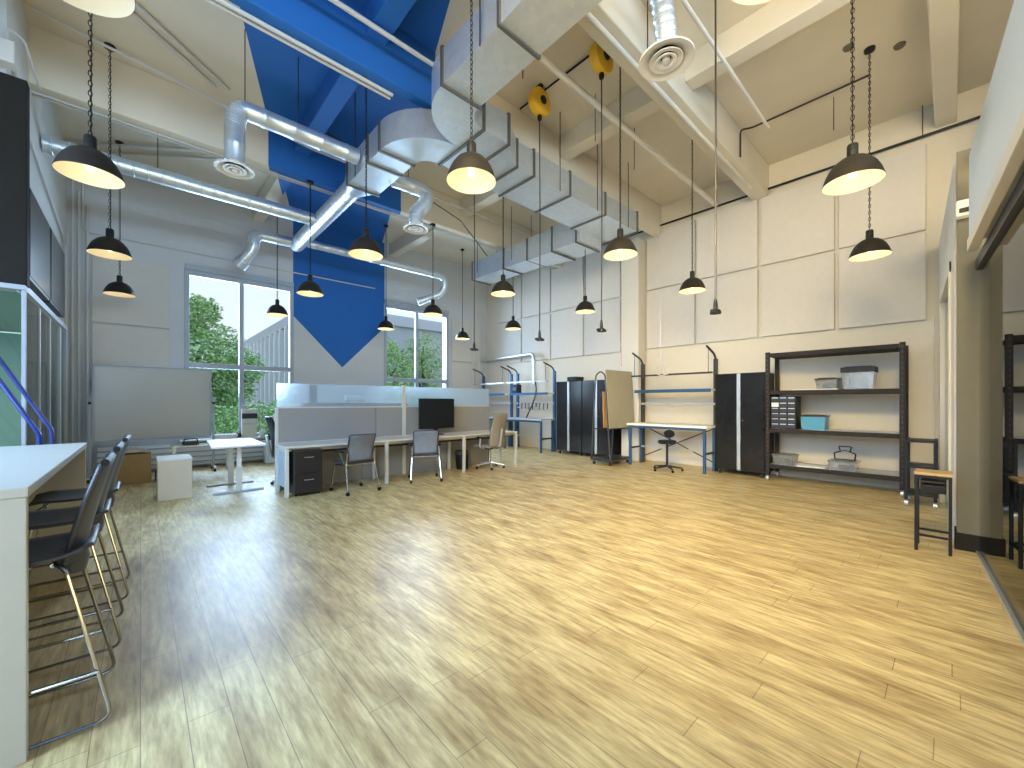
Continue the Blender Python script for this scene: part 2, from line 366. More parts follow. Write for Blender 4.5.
t1.prism([hd(-.2, -.05), hd(5.7, -.05), hd(5.7, -.08), hd(-.2, -.08)], 2, 2.66, 2.76)
struct(t1.build('trim_2', 'darkmetal'))
struct(MB().prism([hd(.3, .028), hd(5.7, .028), hd(5.7, -.028), hd(.3, -.028)], 2, 0, .022).build('trim_3', 'alu'))
for k, (a, b) in enumerate(((3.75, 5.7), (2.0, 3.74), (.3, 1.99))):
    struct(MB().prism([hd(a, .006), hd(b, .006), hd(b, -.006), hd(a, -.006)], 2, .022, 2.64).build('window_%d' % (5+k), 'smoke'))
# office behind the glass
struct(box(-1, 6.05, -4.1, -4.0, 0, 3.6).build('wall_office', 'officefloor'))
struct(box(6.05, 6.15, -4.0, -.36, 0, 3.6).build('wall_office_side', 'officefloor'))
struct(box(5.2, XR, -4.0, -.16, 3.6, 3.74).build('ceiling_office', 'officefloor'))

# windows
def window(n, w4, mx, tz):
    x0, x1, z0, z1 = w4; m = MB(); y0, y1 = YW-.02, YW+.10; f = .075
    m.box(x0-.03, x0+f-.02, y0, y1, z0-.03, z1+.03); m.box(x1-f+.02, x1+.03, y0, y1, z0-.03, z1+.03)
    m.box(x0+f-.02, x1-f+.02, y0, y1, z1-f-.05, z1+.03); m.box(x0+f-.02, x1-f+.02, y0, y1, z0-.03, z0+f)
    m.box(mx-.045, mx+.045, y0+.01, y1-.01, z0+f, z1-f-.05)
    m.box(x0+f-.02, mx-.045, y0+.01, y1-.01, tz-.055, tz+.055); m.box(mx+.045, x1-f+.02, y0+.01, y1-.01, tz-.055, tz+.055)
    o = struct(m.build('window_%d' % n, 'greyframe', bevel=.006))
    for a, b in ((x0+f-.02, mx-.045), (mx+.045, x1-f+.02)):
        for c, d in ((z0+f, tz-.055), (tz+.055, z1-f-.05)):
            p = box(a+.002, b-.002, YW+.035, YW+.045, c+.002, d-.002).build('pane', 'glass', o)
    box(x0-.02, x1+.02, YW-.07, YW-.03, z1-.02, z1+.10).build('roller_blind_box', 'greyframe', o, bevel=.006)
    return o
window(1, W1, 1.72, 2.2); window(2, W2, 6.25, 2.06)
struct(box(.60, 7.5, YW-.22, YW-.021, .55, .60).build('trim_4', 'white', bevel=.006))
# left glazed front below the bulkhead
def glaz(n, frames, panes, m='white'):
    b = MB()
    for f in frames: b.box(*f)
    o = struct(b.build('window_%d' % n, m, bevel=.004))
    q = MB()
    for p in panes: q.box(*p)
    q.build('pane', 'teal', o); return o
glaz(3, [(-4, -.87, 6.44, 6.50, 2.55, 2.60), (-4, -.87, 6.44, 6.50, 0, .08), (-.90, -.87, 6.46, 6.50, .08, 2.55), (-2.4, -2.34, 6.44, 6.50, .08, 2.55)],
     [(-4, -2.4, 6.46, 6.475, .08, 2.52), (-2.34, -.90, 6.46, 6.475, .08, 2.52)], 'greyframe')
glaz(4, [(-.93, -.87, 6.50, 9.7, 2.55, 2.62), (-.93, -.87, 6.50, 9.7, 0, .08), (-.92, -.88, 7.35, 7.40, .08, 2.52), (-.92, -.88, 8.1, 8.16, .08, 2.52), (-.93, -.87, 8.9, 9.0, .08, 2.52), (-.93, -.87, 9.6, 9.7, .08, 2.52)],
     [(-.905, -.895, 6.5, 7.35, .08, 2.52), (-.905, -.895, 7.40, 8.1, .08, 2.52), (-.905, -.895, 8.16, 8.9, .08, 2.52), (-.905, -.895, 9.0, 9.6, .08, 2.52)], 'greyframe')
struct(box(-4.0, -3.9, 6.6, YW, 0, 2.6).build('wall_side_room', 'wallL'))
struct(box(-4.0, -1.0, YW, YW+.1, 0, 2.6).build('wall_side_room_back', 'wallL'))
area('side_room_fill', (-2.4, 8.4, 2.58), (-2.4, 8.4, 0), 1.6, 1.6, 45, (.85, 1, .95))  # added unseen light to brighten the side room behind the glass
# black track pipe running above the panels
o = MB().tube([(8.93, -.95, 5.52), (8.93, YW-.1, 5.52)], .022).build('conduit_pipe', 'black', smooth=True)
tag(o, 'long black pipe running above the panels on the right wall', 'pipe')

# acoustic panels
def apanel(x, y0, y1, z0, z1, lab, grp):
    o = box(XR-.07, XR-.001, y0, y1, z0, z1).build('acoustic_panel', 'panel', bevel=.008)
    tag(o, lab, 'wall panel', grp)
cols = [.235, 1.355, 2.55, 3.78, 4.97]; rows = [2.645, 4.04, 5.42]
colw = ['beside the office corner', 'above the right half of the black rack', 'above the left half of the black rack', 'beside the wall pilaster']
for c in range(4):
    for r in range(2):
        apanel(XR, cols[c]+.028, cols[c+1]-.028, rows[r]+.028, rows[r+1]-.028, '%s beige fabric wall panel %s' % (('lower', 'upper')[r], colw[c]), 'beige panels right of the pilaster')
cols = [5.65, 6.82, 8.03, 9.27, 10.42]
colw = ['nearest the pilaster on its left', 'second to the left of the pilaster', 'third to the left of the pilaster', 'nearest the far room corner']
for c in range(4):
    for r in range(2):
        apanel(XR, cols[c]+.028, cols[c+1]-.028, rows[r]+.028, rows[r+1]-.028, '%s pale wall panel %s' % (('lower', 'upper')[r], colw[c]), 'pale panels in the far bay')
for (x0, x1, z0, z1, lab) in ((-.68, .45, 2.93, 4.22, 'upper pale panel left of the window above the whiteboard'), (-.68, .45, 1.6, 2.90, 'lower pale panel left of the window partly behind the whiteboard'),
                              (7.5, 8.7, 1.35, 2.72, 'pale panel on the window wall near the far corner'), (7.5, 8.7, 2.75, 4.15, 'pale panel high on the window wall right of the far window')):
    tag(box(x0, x1, YW-.045, YW-.001, z0, z1).build('acoustic_panel', 'panel', bevel=.008), lab, 'wall panel', 'panels on the window wall')

# ---------------------------------------------------------------- ductwork
ZB, ZT = 4.80, 5.18
duct = thing('rectangular_duct', 'large silver rectangular sheet metal duct under the ceiling with curved elbows', 'duct', (2.6, 3.6, ZB))
def flange_y(x0, x1, y, z0, z1, p=duct):
    m = MB(); e = .022; d = .018
    m.box(x0-e, x1+e, y-d, y+d, z0-e, z0); m.box(x0-e, x1+e, y-d, y+d, z1, z1+e); m.box(x0-e, x0, y-d, y+d, z0, z1); m.box(x1, x1+e, y-d, y+d, z0, z1)
    m.build('flange', 'flange', p)
def flange_x(x, y0, y1, z0, z1, p=duct):
    m = MB(); e = .022; d = .018
    m.box(x-d, x+d, y0-e, y1+e, z0-e, z0); m.box(x-d, x+d, y0-e, y1+e, z1, z1+e); m.box(x-d, x+d, y0-e, y0, z0, z1); m.box(x-d, x+d, y1, y1+e, z0, z1)
    m.build('flange', 'flange', p)
ys = [-1.2, .5, 1.75, 2.75, 3.68]
for a, b in zip(ys, ys[1:]): box(2.38, 2.88, a, b, ZB, ZT).build('duct_section', 'duct', duct)
for y in ys[1:]: flange_y(2.38, 2.88, y, ZB, ZT)
def elbow(cx, cy, a0, a1, r0, r1, z0, z1, name='elbow'):
    m = MB(); n = 10; P = []
    for i in range(n+1):
        a = math.radians(a0+(a1-a0)*i/n); P.append((math.cos(a), math.sin(a)))
    vs = []
    for c, s_ in P:
        for r, z in ((r0, z0), (r1, z0), (r1, z1), (r0, z1)): vs.append((cx+r*c, cy+r*s_, z))
    fs = []
    for i in range(n):
        for k in range(4): fs.append((i*4+k, i*4+(k+1) % 4, (i+1)*4+(k+1) % 4, (i+1)*4+k))
    m.add(vs, fs); return m.build(name, 'duct', duct)
elbow(3.13, 3.70, 180, 90, .25, .75, ZB, ZT)      # from the near run turning right
elbow(3.13, 5.20, 180, 270, .25, .75, ZB, ZT)     # from the far run turning right
box(2.38, 2.88, 5.20, 5.60, ZB, ZT).build('duct_section', 'duct', duct); flange_y(2.38, 2.88, 5.22, ZB, ZT)
box(2.38, 2.88, 5.60, 6.38, ZB, ZT).build('duct_section', 'duct', duct); flange_y(2.38, 2.88, 5.60, ZB, ZT); flange_y(2.38, 2.88, 6.38, ZB, ZT)
box(3.13, 3.55, 3.95, 4.95, ZB, ZT).build('duct_section', 'duct', duct); flange_x(3.15, 3.95, 4.95, ZB, ZT)
MB().prism([(3.55, 3.95), (4.0, 4.25), (4.0, 5.02), (3.55, 4.95)], 2, ZB, ZT).build('reducer', 'duct', duct)
xs = [4.0, 4.35, 5.2, 6.2, 7.3]
for a, b in zip(xs, xs[1:]): box(a, b, 4.25, 5.02, ZB, ZT).build('duct_section', 'duct', duct)
for x in (3.57, 4.0, 4.35, 5.2, 6.2, 7.3): flange_x(x, 4.25 if x > 3.9 else 3.95, 5.02 if x > 3.9 else 4.95, ZB, ZT)
# drop and far branch running to the window wall
box(6.45, 7.2, 5.02, 5.75, 4.62, 5.12).build('duct_section', 'duct', duct); flange_y(6.45, 7.2, 5.10, 4.62, 5.12)
MB().prism([(6.45, 5.75), (7.2, 5.75), (7.05, 6.5), (6.45, 6.5)], 2, 4.60, 5.10).build('reducer', 'duct', duct); flange_y(6.45, 7.2, 5.75, 4.61, 5.11)
ys2 = [6.5, 7.3, 8.55]
for a, b in zip(ys2, ys2[1:]): box(6.45, 7.05, a, b, 4.62, 5.08).build('duct_section', 'duct', duct)
for y in ys2: flange_y(6.45, 7.05, y, 4.62, 5.08)
# hangers
h = MB()
for x, y in ((2.35, 1.2), (2.91, 1.2), (2.35, 3.0), (2.91, 3.0), (2.35, 6.0), (2.91, 6.0), (4.9, 4.2), (5.9, 4.2), (6.9, 4.2), (6.42, 7.0), (7.08, 7.0), (6.42, 8.3), (7.08, 8.3)):
    h.tube([(x, y, ZB-.05), (x, y, ZC)], .008, 6)
h.build('hanger_rods', 'darkmetal', duct)
# square to round adapter and round trunk
m = MB(); N = 24; vs = []; sq = []
for i in range(N):
    a = 2*PI*i/N+PI/N; c, s_ = math.cos(a), math.sin(a); k = max(abs(c), abs(s_)); sq.append((c/k*.25, s_/k*.19))
vs = [(2.63+p[0], 6.40, 4.99+p[1]) for p in sq]+[(2.63+.155*math.cos(2*PI*i/N+PI/N), 6.80, 4.99+.155*math.sin(2*PI*i/N+PI/N)) for i in range(N)]
m.add(vs, [(i, (i+1) % N, N+(i+1) % N, N+i) for i in range(N)]); m.build('adapter', 'duct', duct, smooth=True)
def ridged(pts, r, step=.16, n=20, amp=.006):
    """round spiral duct with raised seams along a polyline"""
    pts = [Vector(p) for p in pts]; out = []; rs = []; 
    for a, b in zip(pts, pts[1:]):
        L = (b-a).length; k = max(1, int(L/step))
        for i in range(k):
            for t, q in ((0, 0), (.42, 0), (.46, amp), (.54, amp), (.58, 0)):
                out.append(a+(b-a)*((i+t)/k)); rs.append(r+q)
    out.append(pts[-1]); rs.append(r)
    return MB().tube(out, rs, n)
ridged([(2.63, 6.8, 4.99), (2.63, 10.15, 4.99)], .15).build('round_trunk', 'duct', duct, smooth=True)

def diffuser(o, c, R=.21):
    z = c[2]
    m = MB().lathe([(.08, z+.10), (.09, z+.06), (R*.72, z+.02), (R, z), (R, z-.012), (R*.88, z-.012), (R*.70, z+.012), (.085, z+.05)], (c[0], c[1], 0), 32)
    for f, dz in ((.60, .0), (.38, -.006)):
        m.lathe([(R*f*.55, z+.03+dz), (R*f, z-.004+dz), (R*f, z-.012+dz), (R*f*.75, z-.010+dz), (R*f*.5, z+.02+dz)], (c[0], c[1], 0), 32)
    m.lathe([(.001, z-.018), (.03, z-.018), (.034, z+.01), (.001, z+.012)], (c[0], c[1], 0), 20)
    m.build('diffuser', 'offwhite', o, smooth=True)
    MB().lathe([(.001, z+.04), (R*.66, z+.035)], (c[0], c[1], 0), 24).build('throat', 'black', o)
def branch(label, path, r, diff=None, end=None, R=.21):
    o = thing('round_duct', label, 'duct', path[0]); ridged(rounded(path, .24, 5) if len(path) > 2 else path, r, .3 if len(path) > 2 else .16).build('duct_pipe', 'duct', o, smooth=True)
    if diff: diffuser(o, diff, R)
    if end:
        p, q = Vector(end[0]), Vector(end[1]); MB().tube([p, p+(q-p)*.3, p+(q-p)*.32, q], [r, r, r*1.25, r*1.25], 20).build('outlet_collar', 'duct', o, smooth=True)
    return o
branch('shiny round duct branch with an elbow dropping to a round diffuser over the left aisle', [(2.36, 5.94, 5.02), (.90, 5.94, 5.02), (.85, 5.94, 4.85), (.85, 5.94, 4.33)], .108, (.85, 5.94, 4.25))
sd_ = branch('short round duct elbow dropping to a diffuser right of the main duct', [(2.87, 6.15, 5.02), (3.66, 6.15, 5.04), (3.62, 6.15, 4.78), (3.44, 6.15, 4.62), (3.44, 6.15, 4.42)], .115, (3.44, 6.15, 4.34))
MB().tube([(3.3, 6.15, 5.1), (3.3, 6.15, ZC)], .006, 6).build('hanger_rod', 'darkmetal', sd_)
branch('long straight round duct running to the left wall above the screens', [(2.47, 8.40, 4.95), (-.98, 8.40, 4.93)], .115)
branch('round duct branch turning down towards the left window', [(2.47, 10.0, 4.97), (1.78, 10.0, 4.97), (1.76, 10.0, 4.64), (1.62, 10.1, 4.42)], .11, end=((1.63, 10.09, 4.44), (1.53, 10.2, 4.28)))
branch('round duct branch turning down towards the right window', [(2.76, 9.8, 4.97), (6.42, 9.8, 4.97), (6.42, 9.9, 4.52), (6.0, 10.15, 4.34)], .088, end=((6.03, 10.13, 4.35), (5.8, 10.25, 4.24)))
o = thing('flexible_duct', 'crinkled silver flexible duct dropping to a round diffuser near the top right', 'duct', (3.45, 1.72, 5.2))
pts = []; rs = []
for i in range(71):
    t = i/70; z = 5.95-1.40*t; pts.append((3.45-.30*(1-t)**1.2-.03*math.sin(t*5), 1.72+.05*(1-t), z)); rs.append(.085+(.009 if i % 2 else -.002)+.003*math.sin(i*1.7))
MB().tube(pts, rs, 18).build('flexible_hose', 'duct', o, smooth=True); diffuser(o, (3.45, 1.72, 4.45), .235)
MB().tube([(3.45, 1.9, 4.5), (3.45, 1.9, ZC)], .006, 6).build('hanger_rod', 'darkmetal', o)

# ---------------------------------------------------------------- pendant lamps
ZR = 3.3
meshes = {}
def lamp_proto():
    root = thing('pendant_lamp', 'x', 'pendant lamp', (0, 0, ZR))
    prof = [(.212, 0), (.214, .004), (.205, .035), (.190, .080), (.165, .130), (.130, .175), (.090, .205), (.050, .222), (.045, .226)]
    sh = MB().lathe(prof, (0, 0, 0), 36); sh.build('lamp_shade', 'lampblack', root, smooth=True, world=False)
    inn = [(r-.004, z-.003) for r, z in prof[1:-1]]; inn[0] = (.2125, .0005)
    m = MB().lathe(inn+[(.001, .215)], (0, 0, 0), 36); m.build('shade_lining', 'shadein', root, smooth=True, world=False)
    MB().lathe([(.001, .335), (.034, .335), (.040, .325), (.040, .23), (.048, .222), (.048, .215)], (0, 0, 0), 20).build('socket', 'black', root, smooth=True, world=False)
    b = MB().lathe([(.001, .045), (.022, .05), (.036, .07), (.040, .095), (.034, .12), (.02, .15), (.017, .20)], (0, 0, 0), 16); b.build('bulb', 'bulb', root, smooth=True, world=False)
    return root
lp = lamp_proto()
def chain_mesh(L):
    key = round(L, 2)
    if key in meshes: return meshes[key]
    m = MB(); n = int(L/.042); st = L/n
    for i in range(n):
        z = .335+st*(i+.5); a = (i % 2)*PI/2; ring = []
        for k in range(8):
            q = 2*PI*k/8; rr = .0125*math.cos(q); ring.append((rr*math.cos(a), rr*math.sin(a), z+.027*math.sin(q)))
        m.tube(ring, .0035, 4, closed=True)
    m.tube([(.006, 0, .33), (.009, .004, .335+L*.5), (.004, 0, .335+L)], .0035, 5)
    me = bpy.data.meshes.new('chain'); me.from_pydata([tuple(p) for p in m.v], [], m.f); me.materials.append(M['black']); meshes[key] = me; return me
canopy = MB().lathe([(.001, -.045), (.03, -.045), (.055, -.035), (.06, 0), (.001, 0)], (0, 0, 0), 20)
LAMPS = [
 (-.31, 4.90, 'large black dome lamp hanging at left in front of the charcoal bulkhead'),
 (-.29, 7.36, 'black dome lamp at left, middle one of the row along the left wall'),
 (-.27, 9.97, 'small black dome lamp in front of the pale panel above the whiteboard'),
 (-.23, 2.64, 'lamp shade cut by the top left corner of the photo'),
 (2.10, 2.80, 'large black dome lamp hanging before the bend of the silver duct'),
 (2.15, 5.13, 'black dome lamp hanging in front of the blue painted wall, larger and higher one'),
 (2.20, 7.64, 'black dome lamp at the left edge of the blue wall arrow'),
 (2.20, 9.97, 'small dome lamp seen against the left window'),
 (2.0, .5, 'pale shade rim cut by the top edge above the ceiling joists'),
 (4.55, .58, 'large black dome lamp at upper right on a long chain'),
 (4.57, 2.90, 'black dome lamp in front of the wall pilaster'),
 (4.70, 5.34, 'black dome lamp hanging just below the right duct branch'),
 (4.70, 7.66, 'black dome lamp in front of the top of the right window'),
 (4.71, 9.97, 'small dark dome lamp at the right edge of the blue wall arrow'),
 (6.99, .72, 'black dome lamp in front of the rightmost beige panels above the rack'),
 (6.95, 3.00, 'black dome lamp in front of the beige panels beside the pilaster'),
 (6.91, 5.23, 'black dome lamp before the pale far bay panels, the larger nearer one'),
 (7.14, 7.72, 'small black dome lamp in front of the pale panels of the far bay'),
 (7.14, 9.97, 'smallest dome lamp between the right window and the far corner'),
]
for i, (x, y, lab) in enumerate(LAMPS):
    o = lp if i == 0 else copy_tree(lp)
    o.location = (x, y, ZR); tag(o, lab, 'pendant lamp', 'black dome pendant lamps on chains')
    zt = ZC
    for y0, y1 in ((7.58, 7.74), (4.60, 4.74), (2.40, 2.68), (-.06, .17)):
        if y0 <= y <= y1: zt = 5.28
    if zt == ZC and (abs(x-2.04) < .14 or abs(x-5.45) < .14): zt = 5.66
    if i == 3:   # this lamp is switched off
        b_ = next(q for q in o.children if q.name.startswith('bulb')); b_.material_slots[0].link = 'OBJECT'; b_.material_slots[0].material = M['offwhite']
    L = zt-ZR-.335-.045
    c = bpy.data.objects.new('chain', chain_mesh(L)); C.objects.link(c); c.parent = o
    if i == 0: cm = canopy.build('ceiling_canopy', 'black', o, smooth=True, world=False)
    else: cm = next(q for q in o.children if q.name.startswith('ceiling_canopy'))
    cm.location = (0, 0, zt-ZR)
    pl = bpy.data.lights.new('lamp_light', 'POINT'); pl.energy = 0 if i == 3 else 1.0 if x < 1 else 1.6 if x < 3 else 2.4; pl.color = LAMP_COL; pl.shadow_soft_size = .05
    po = bpy.data.objects.new('lamp_light', pl); C.objects.link(po); po.location = (x, y, ZR+.02)

# cord drops with yellow reels
def reel(x, y, zt, lab):
    o = thing('cord_reel', lab, 'cord reel', (x, y, zt), 0, 'yellow cord reels with drop cords')
    MB().box(x-.03, x+.03, y-.05, y+.05, zt-.06, zt).build('bracket', 'black', o, bevel=.004)
    rot = Matrix.Rotation(PI/2, 4, 'X'); c = Vector((x, y, zt-.25))
    MB().lathe([(.001, -.065), (.14, -.075), (.185, -.055), (.195, 0), (.185, .055), (.14, .075), (.001, .075)], c, 24, rot).build('reel_drum', 'yellow', o, smooth=True, bevel=0)
    MB().lathe([(.001, -.09), (.055, -.09), (.06, -.074), (.06, .074), (.055, .09), (.001, .09)], c, 16, rot).build('hub', 'black', o, smooth=True)
    MB().lathe([(.001, -.03), (.03, -.03), (.035, 0), (.03, .03), (.001, .03)], (x, y, zt-.47), 14).build('cord_guide', 'black', o, smooth=True)
    MB().tube([(x, y, zt-.47), (x+.01, y, 4), (x, y, 2.42)], .009, 6).build('cord', 'darkmetal', o, smooth=True)
    m = MB().lathe([(.001, .15), (.012, .15), (.02, .10), (.022, .05), (.05, .03), (.052, 0), (.001, 0)], (x, y, 2.29), 16)
    m.box(x-.075, x+.075, y-.022, y+.022, 2.295, 2.325); m.build('socket_head', 'black', o, smooth=True)
reel(4.27, 1.61, ZC, 'drop cord with black end in front of the beige panels, its reel above the frame')
reel(4.30, 3.0, ZC, 'yellow reel and drop cord nearest the ceiling diffuser')
reel(4.27, 4.05, ZC, 'yellow reel and drop cord just right of the silver duct')
reel(4.26, 5.6, ZC, 'drop cord hanging near the far right corner behind the ducts')

# pipes and conduits
def pipe(name, lab, pts, r, m='conduit', r2=.08, cat='pipe'):
    o = MB().tube(rounded(pts, r2, 4) if len(pts) > 2 else pts, r, 10).build(name, m, smooth=True); tag(o, lab, cat); return o
pipe('conduit_pipe', 'upper thin white conduit along the bottom of the far ceiling beam', [(XL, 7.76, 5.27), (XR-.1, 7.76, 5.27)], .014)
pipe('conduit_pipe', 'lower thin white conduit along the bottom of the far ceiling beam', [(XL, 7.83, 5.27), (XR-.1, 7.83, 5.27)], .014)
pipe('conduit_pipe', 'grey conduit crossing the ceiling just before the far beam', [(XL-.04, 7.2, 5.96), (2.1, 7.2, 5.61), (XR-.4, 7.2, 5.61)], .018)
pipe('conduit_pipe', 'pale conduit along the edge of the blue middle beam', [(-1, 4.77, 5.27), (2.34, 4.77, 5.27)], .022)
pipe('conduit_pipe', 'second pale conduit under the blue middle beam', [(-1, 4.84, 5.27), (2.34, 4.84, 5.27)], .020)
pipe('sprinkler_pipe', 'grey pipe over the blue ceiling that turns down beside the duct', [(-.9, 4.35, 5.58), (2.95, 4.35, 5.58), (2.98, 4.35, 5.2)], .028)
pipe('sprinkler_pipe', 'cream sprinkler main crossing the ceiling between the yellow reels', [(3.0, 3.35, 5.55), (XR-.02, 3.35, 5.55)], .045, 'creampipe')
pipe('conduit_pipe', 'cream conduit along the soffit of the right beam', [(2.95, 2.52, 5.37), (8.3, 2.52, 5.37)], .028, 'creampipe')
pipe('sprinkler_pipe', 'thin slanting cream pipe under the joists at top right', [(-.5, 1.85, 5.5), (6.9, 1.85, 5.5)], .022, 'creampipe')
pipe('conduit_pipe', 'upper of two diagonal conduits on the ceiling at top left', [(-1.05, 5.49, 5.96), (.95, 7.15, 5.96)], .022)
pipe('conduit_pipe', 'lower of two diagonal conduits on the ceiling at top left', [(-1.05, 5.69, 5.96), (.8, 7.22, 5.96)], .022)
pipe('conduit_pipe', 'upper of two pale conduits near the left ceiling above the long round duct', [(-.95, 10.5, 5.95), (1.0, 9.0, 5.95), (1.4, 8.3, 5.95)], .025)
pipe('conduit_pipe', 'lower of two pale conduits near the left ceiling above the long round duct', [(-.95, 10.85, 5.95), (1.1, 9.25, 5.95), (1.6, 8.3, 5.95)], .025)
pipe('conduit_pipe', 'dark conduit linking the yellow reels across the ceiling', [(4.40, .3, 5.97), (4.40, 2.36, 5.97)], .014, 'black')
pipe('conduit_pipe', 'dark conduit beyond the right beam feeding the yellow reels', [(4.36, 2.72, 5.97), (4.36, 4.55, 5.97)], .014, 'black')
pipe('conduit_pipe', 'dark conduit on the right ceiling bending down onto the beam', [(7.5, .78, 5.97), (7.5, 2.25, 5.97), (7.3, 2.36, 5.9), (7.3, 2.36, 5.45)], .014, 'darkmetal')
pipe('conduit_pipe', 'dark conduit crossing the white ceiling towards the far lamp', [(2.3, 7.05, 5.9), (5.0, 7.05, 5.25), (6.9, 8.4, 5.25)], .012, 'darkmetal')
for k, (x, lab) in enumerate(((-.93, 'leftmost of the vertical conduits in the left room corner'), (-.85, 'second vertical conduit in the left room corner'), (-.74, 'rightmost of the vertical conduits in the left room corner'))):
    pipe('conduit_pipe', lab, [(x, YW-.04, .1), (x, YW-.04, 5.6-.25*k)], .022)
pipe('conduit_pipe', 'conduit bending out of the left corner along the wall above the window', [(-.80, YW-.03, 5.8), (-.80, YW-.03, 4.62), (4.9, YW-.03, 4.62)], .016)
pipe('conduit_pipe', 'grey conduit running down the left wall past the screens', [(-.98, 6.7, 4.9), (-.97, 6.9, 4.6), (-.97, 10.6, 4.2), (-.97, 10.6, .3)], .016)
for x, lab in ((8.36, 'left vertical conduit in the far right corner'), (8.62, 'middle vertical conduit in the far right corner'), (8.83, 'right vertical conduit in the far right corner')):
    pipe('conduit_pipe', lab, [(x, YW-.05, .9), (x, YW-.05, 4.5)], .03)
pipe('conduit_pipe', 'vertical conduit running down the wall just left of the pilaster', [(XR-.03, 5.55, 1.9), (XR-.03, 5.55, 5.4)], .014)
pipe('conduit_pipe', 'thin vertical conduit at the right end of the beige panels', [(XR-.02, .18, .1), (XR-.02, .18, 2.7)], .010, 'creampipe')
pipe('raceway_pipe', 'silver pipe along the far right wall bending down behind the workbench', [(8.75, 11.05, 2.82), (8.75, 8.55, 2.86), (8.75, 8.55, 1.95)], .055, 'alu', .12)
for x, y, zt, zb, lab in ((-1.0+.55, 5.5, ZC, 5.4, 'thin rod hanging from the ceiling left of the diagonal conduits'), (.95, 5.9, ZC, 5.05, 'thin rod above the elbow of the left round duct'), (1.55, 5.9, ZC, 5.1, 'thin rod holding the left round duct against the blue ceiling'),
                      (.2, 8.4, ZC, 5.05, 'thin rod holding the long round duct'), (5.0, 3.6, ZC, 5.3, 'thin rod hanging in the bay right of the duct'), (6.1, 3.6, ZC, 5.3, 'thin rod further right in the bay beside the duct'),
                      (7.7, 1.2, ZC, 5.5, 'short rod above the black wall pipe over the beige panels'), (8.93, 2.6, ZC, 5.5, 'rod carrying the black wall pipe beside the right beam'), (8.93, .3, ZC, 5.5, 'rod carrying the black wall pipe above the office corner')):
    pipe('hanger_rod', lab, [(x, y, zb), (x, y, zt)], .006, 'darkmetal', cat='rod')
for x, y, lab in ((6.75, .9, 'nearer round detector on the right ceiling bay'), (7.2, .45, 'round detector right of the rightmost ceiling canopy'), (5.9, 1.3, 'small round plate on the ceiling above the big right lamp')):
    tag(MB().lathe([(.001, -.03), (.05, -.03), (.06, -.01), (.062, 0), (.001, 0)], (x, y, ZC), 16).build('ceiling_detector', 'pier', smooth=True), lab, 'detector')

# ---------------------------------------------------------------- wall screens, bulkhead fittings
for y0, y1, lab in ((6.78, 8.13, 'wide black wall screen nearest the charcoal bulkhead'), (8.2, 9.55, 'wide black wall screen further from the camera, nearest the room corner')):
    o = thing('wall_screen', lab, 'television', (-.93, (y0+y1)/2, 2.72), 0, 'black screens on the left wall')
    box(-.985, -.89, y0, y1, 2.74, 3.76).build('screen_frame', 'black', o, bevel=.008)
    box(-.892, -.884, y0+.03, y1-.03, 2.78, 3.73).build('screen_face', 'screen', o)
    box(-.9995, -.985, y0+.4, y1-.4, 3.0, 3.5).build('wall_bracket', 'darkmetal', o)
o = thing('junction_box', 'grey electrical box on the top edge of the charcoal bulkhead', 'box', (-1.02, 6.5, 4.8))
box(-1.095, -.92, 6.3, 6.45, 4.76, 4.98).build('box_body', 'conduit', o, bevel=.01)
MB().tube(rounded([(-.98, 6.38, 4.98), (-.98, 6.38, 5.15), (-.9, 6.6, 5.2), (-.9, 7.5, 5.2)], .08), .014, 8).build('conduit_tail', 'conduit', o, smooth=True)
o = thing('wall_sensor', 'small white box mounted high on the olive pier', 'sensor', (5.70, -.08, 3.1))
box(5.62, 5.719, -.15, -.03, 3.13, 3.28).build('sensor_body', 'white', o, bevel=.01); box(5.612, 5.62, -.13, -.05, 3.16, 3.2).build('lens', 'black', o)
o = thing('fire_sign', 'narrow white sign with red print on the wall above the panel cart', 'sign', (8.99, 5.62, 2.28))
box(8.988, 8.998, 5.56, 5.70, 2.28, 2.84).build('sign_plate', 'white', o)
m = MB(); m.box(8.984, 8.988, 5.575, 5.59, 2.3, 2.82); m.box(8.984, 8.988, 5.67, 5.685, 2.3, 2.82); m.box(8.984, 8.988, 5.59, 5.67, 2.3, 2.36)
for k in range(6): m.box(8.984, 8.988, 5.605, 5.655, 2.42+k*.06, 2.455+k*.06)
m.build('red_print', 'red', o)

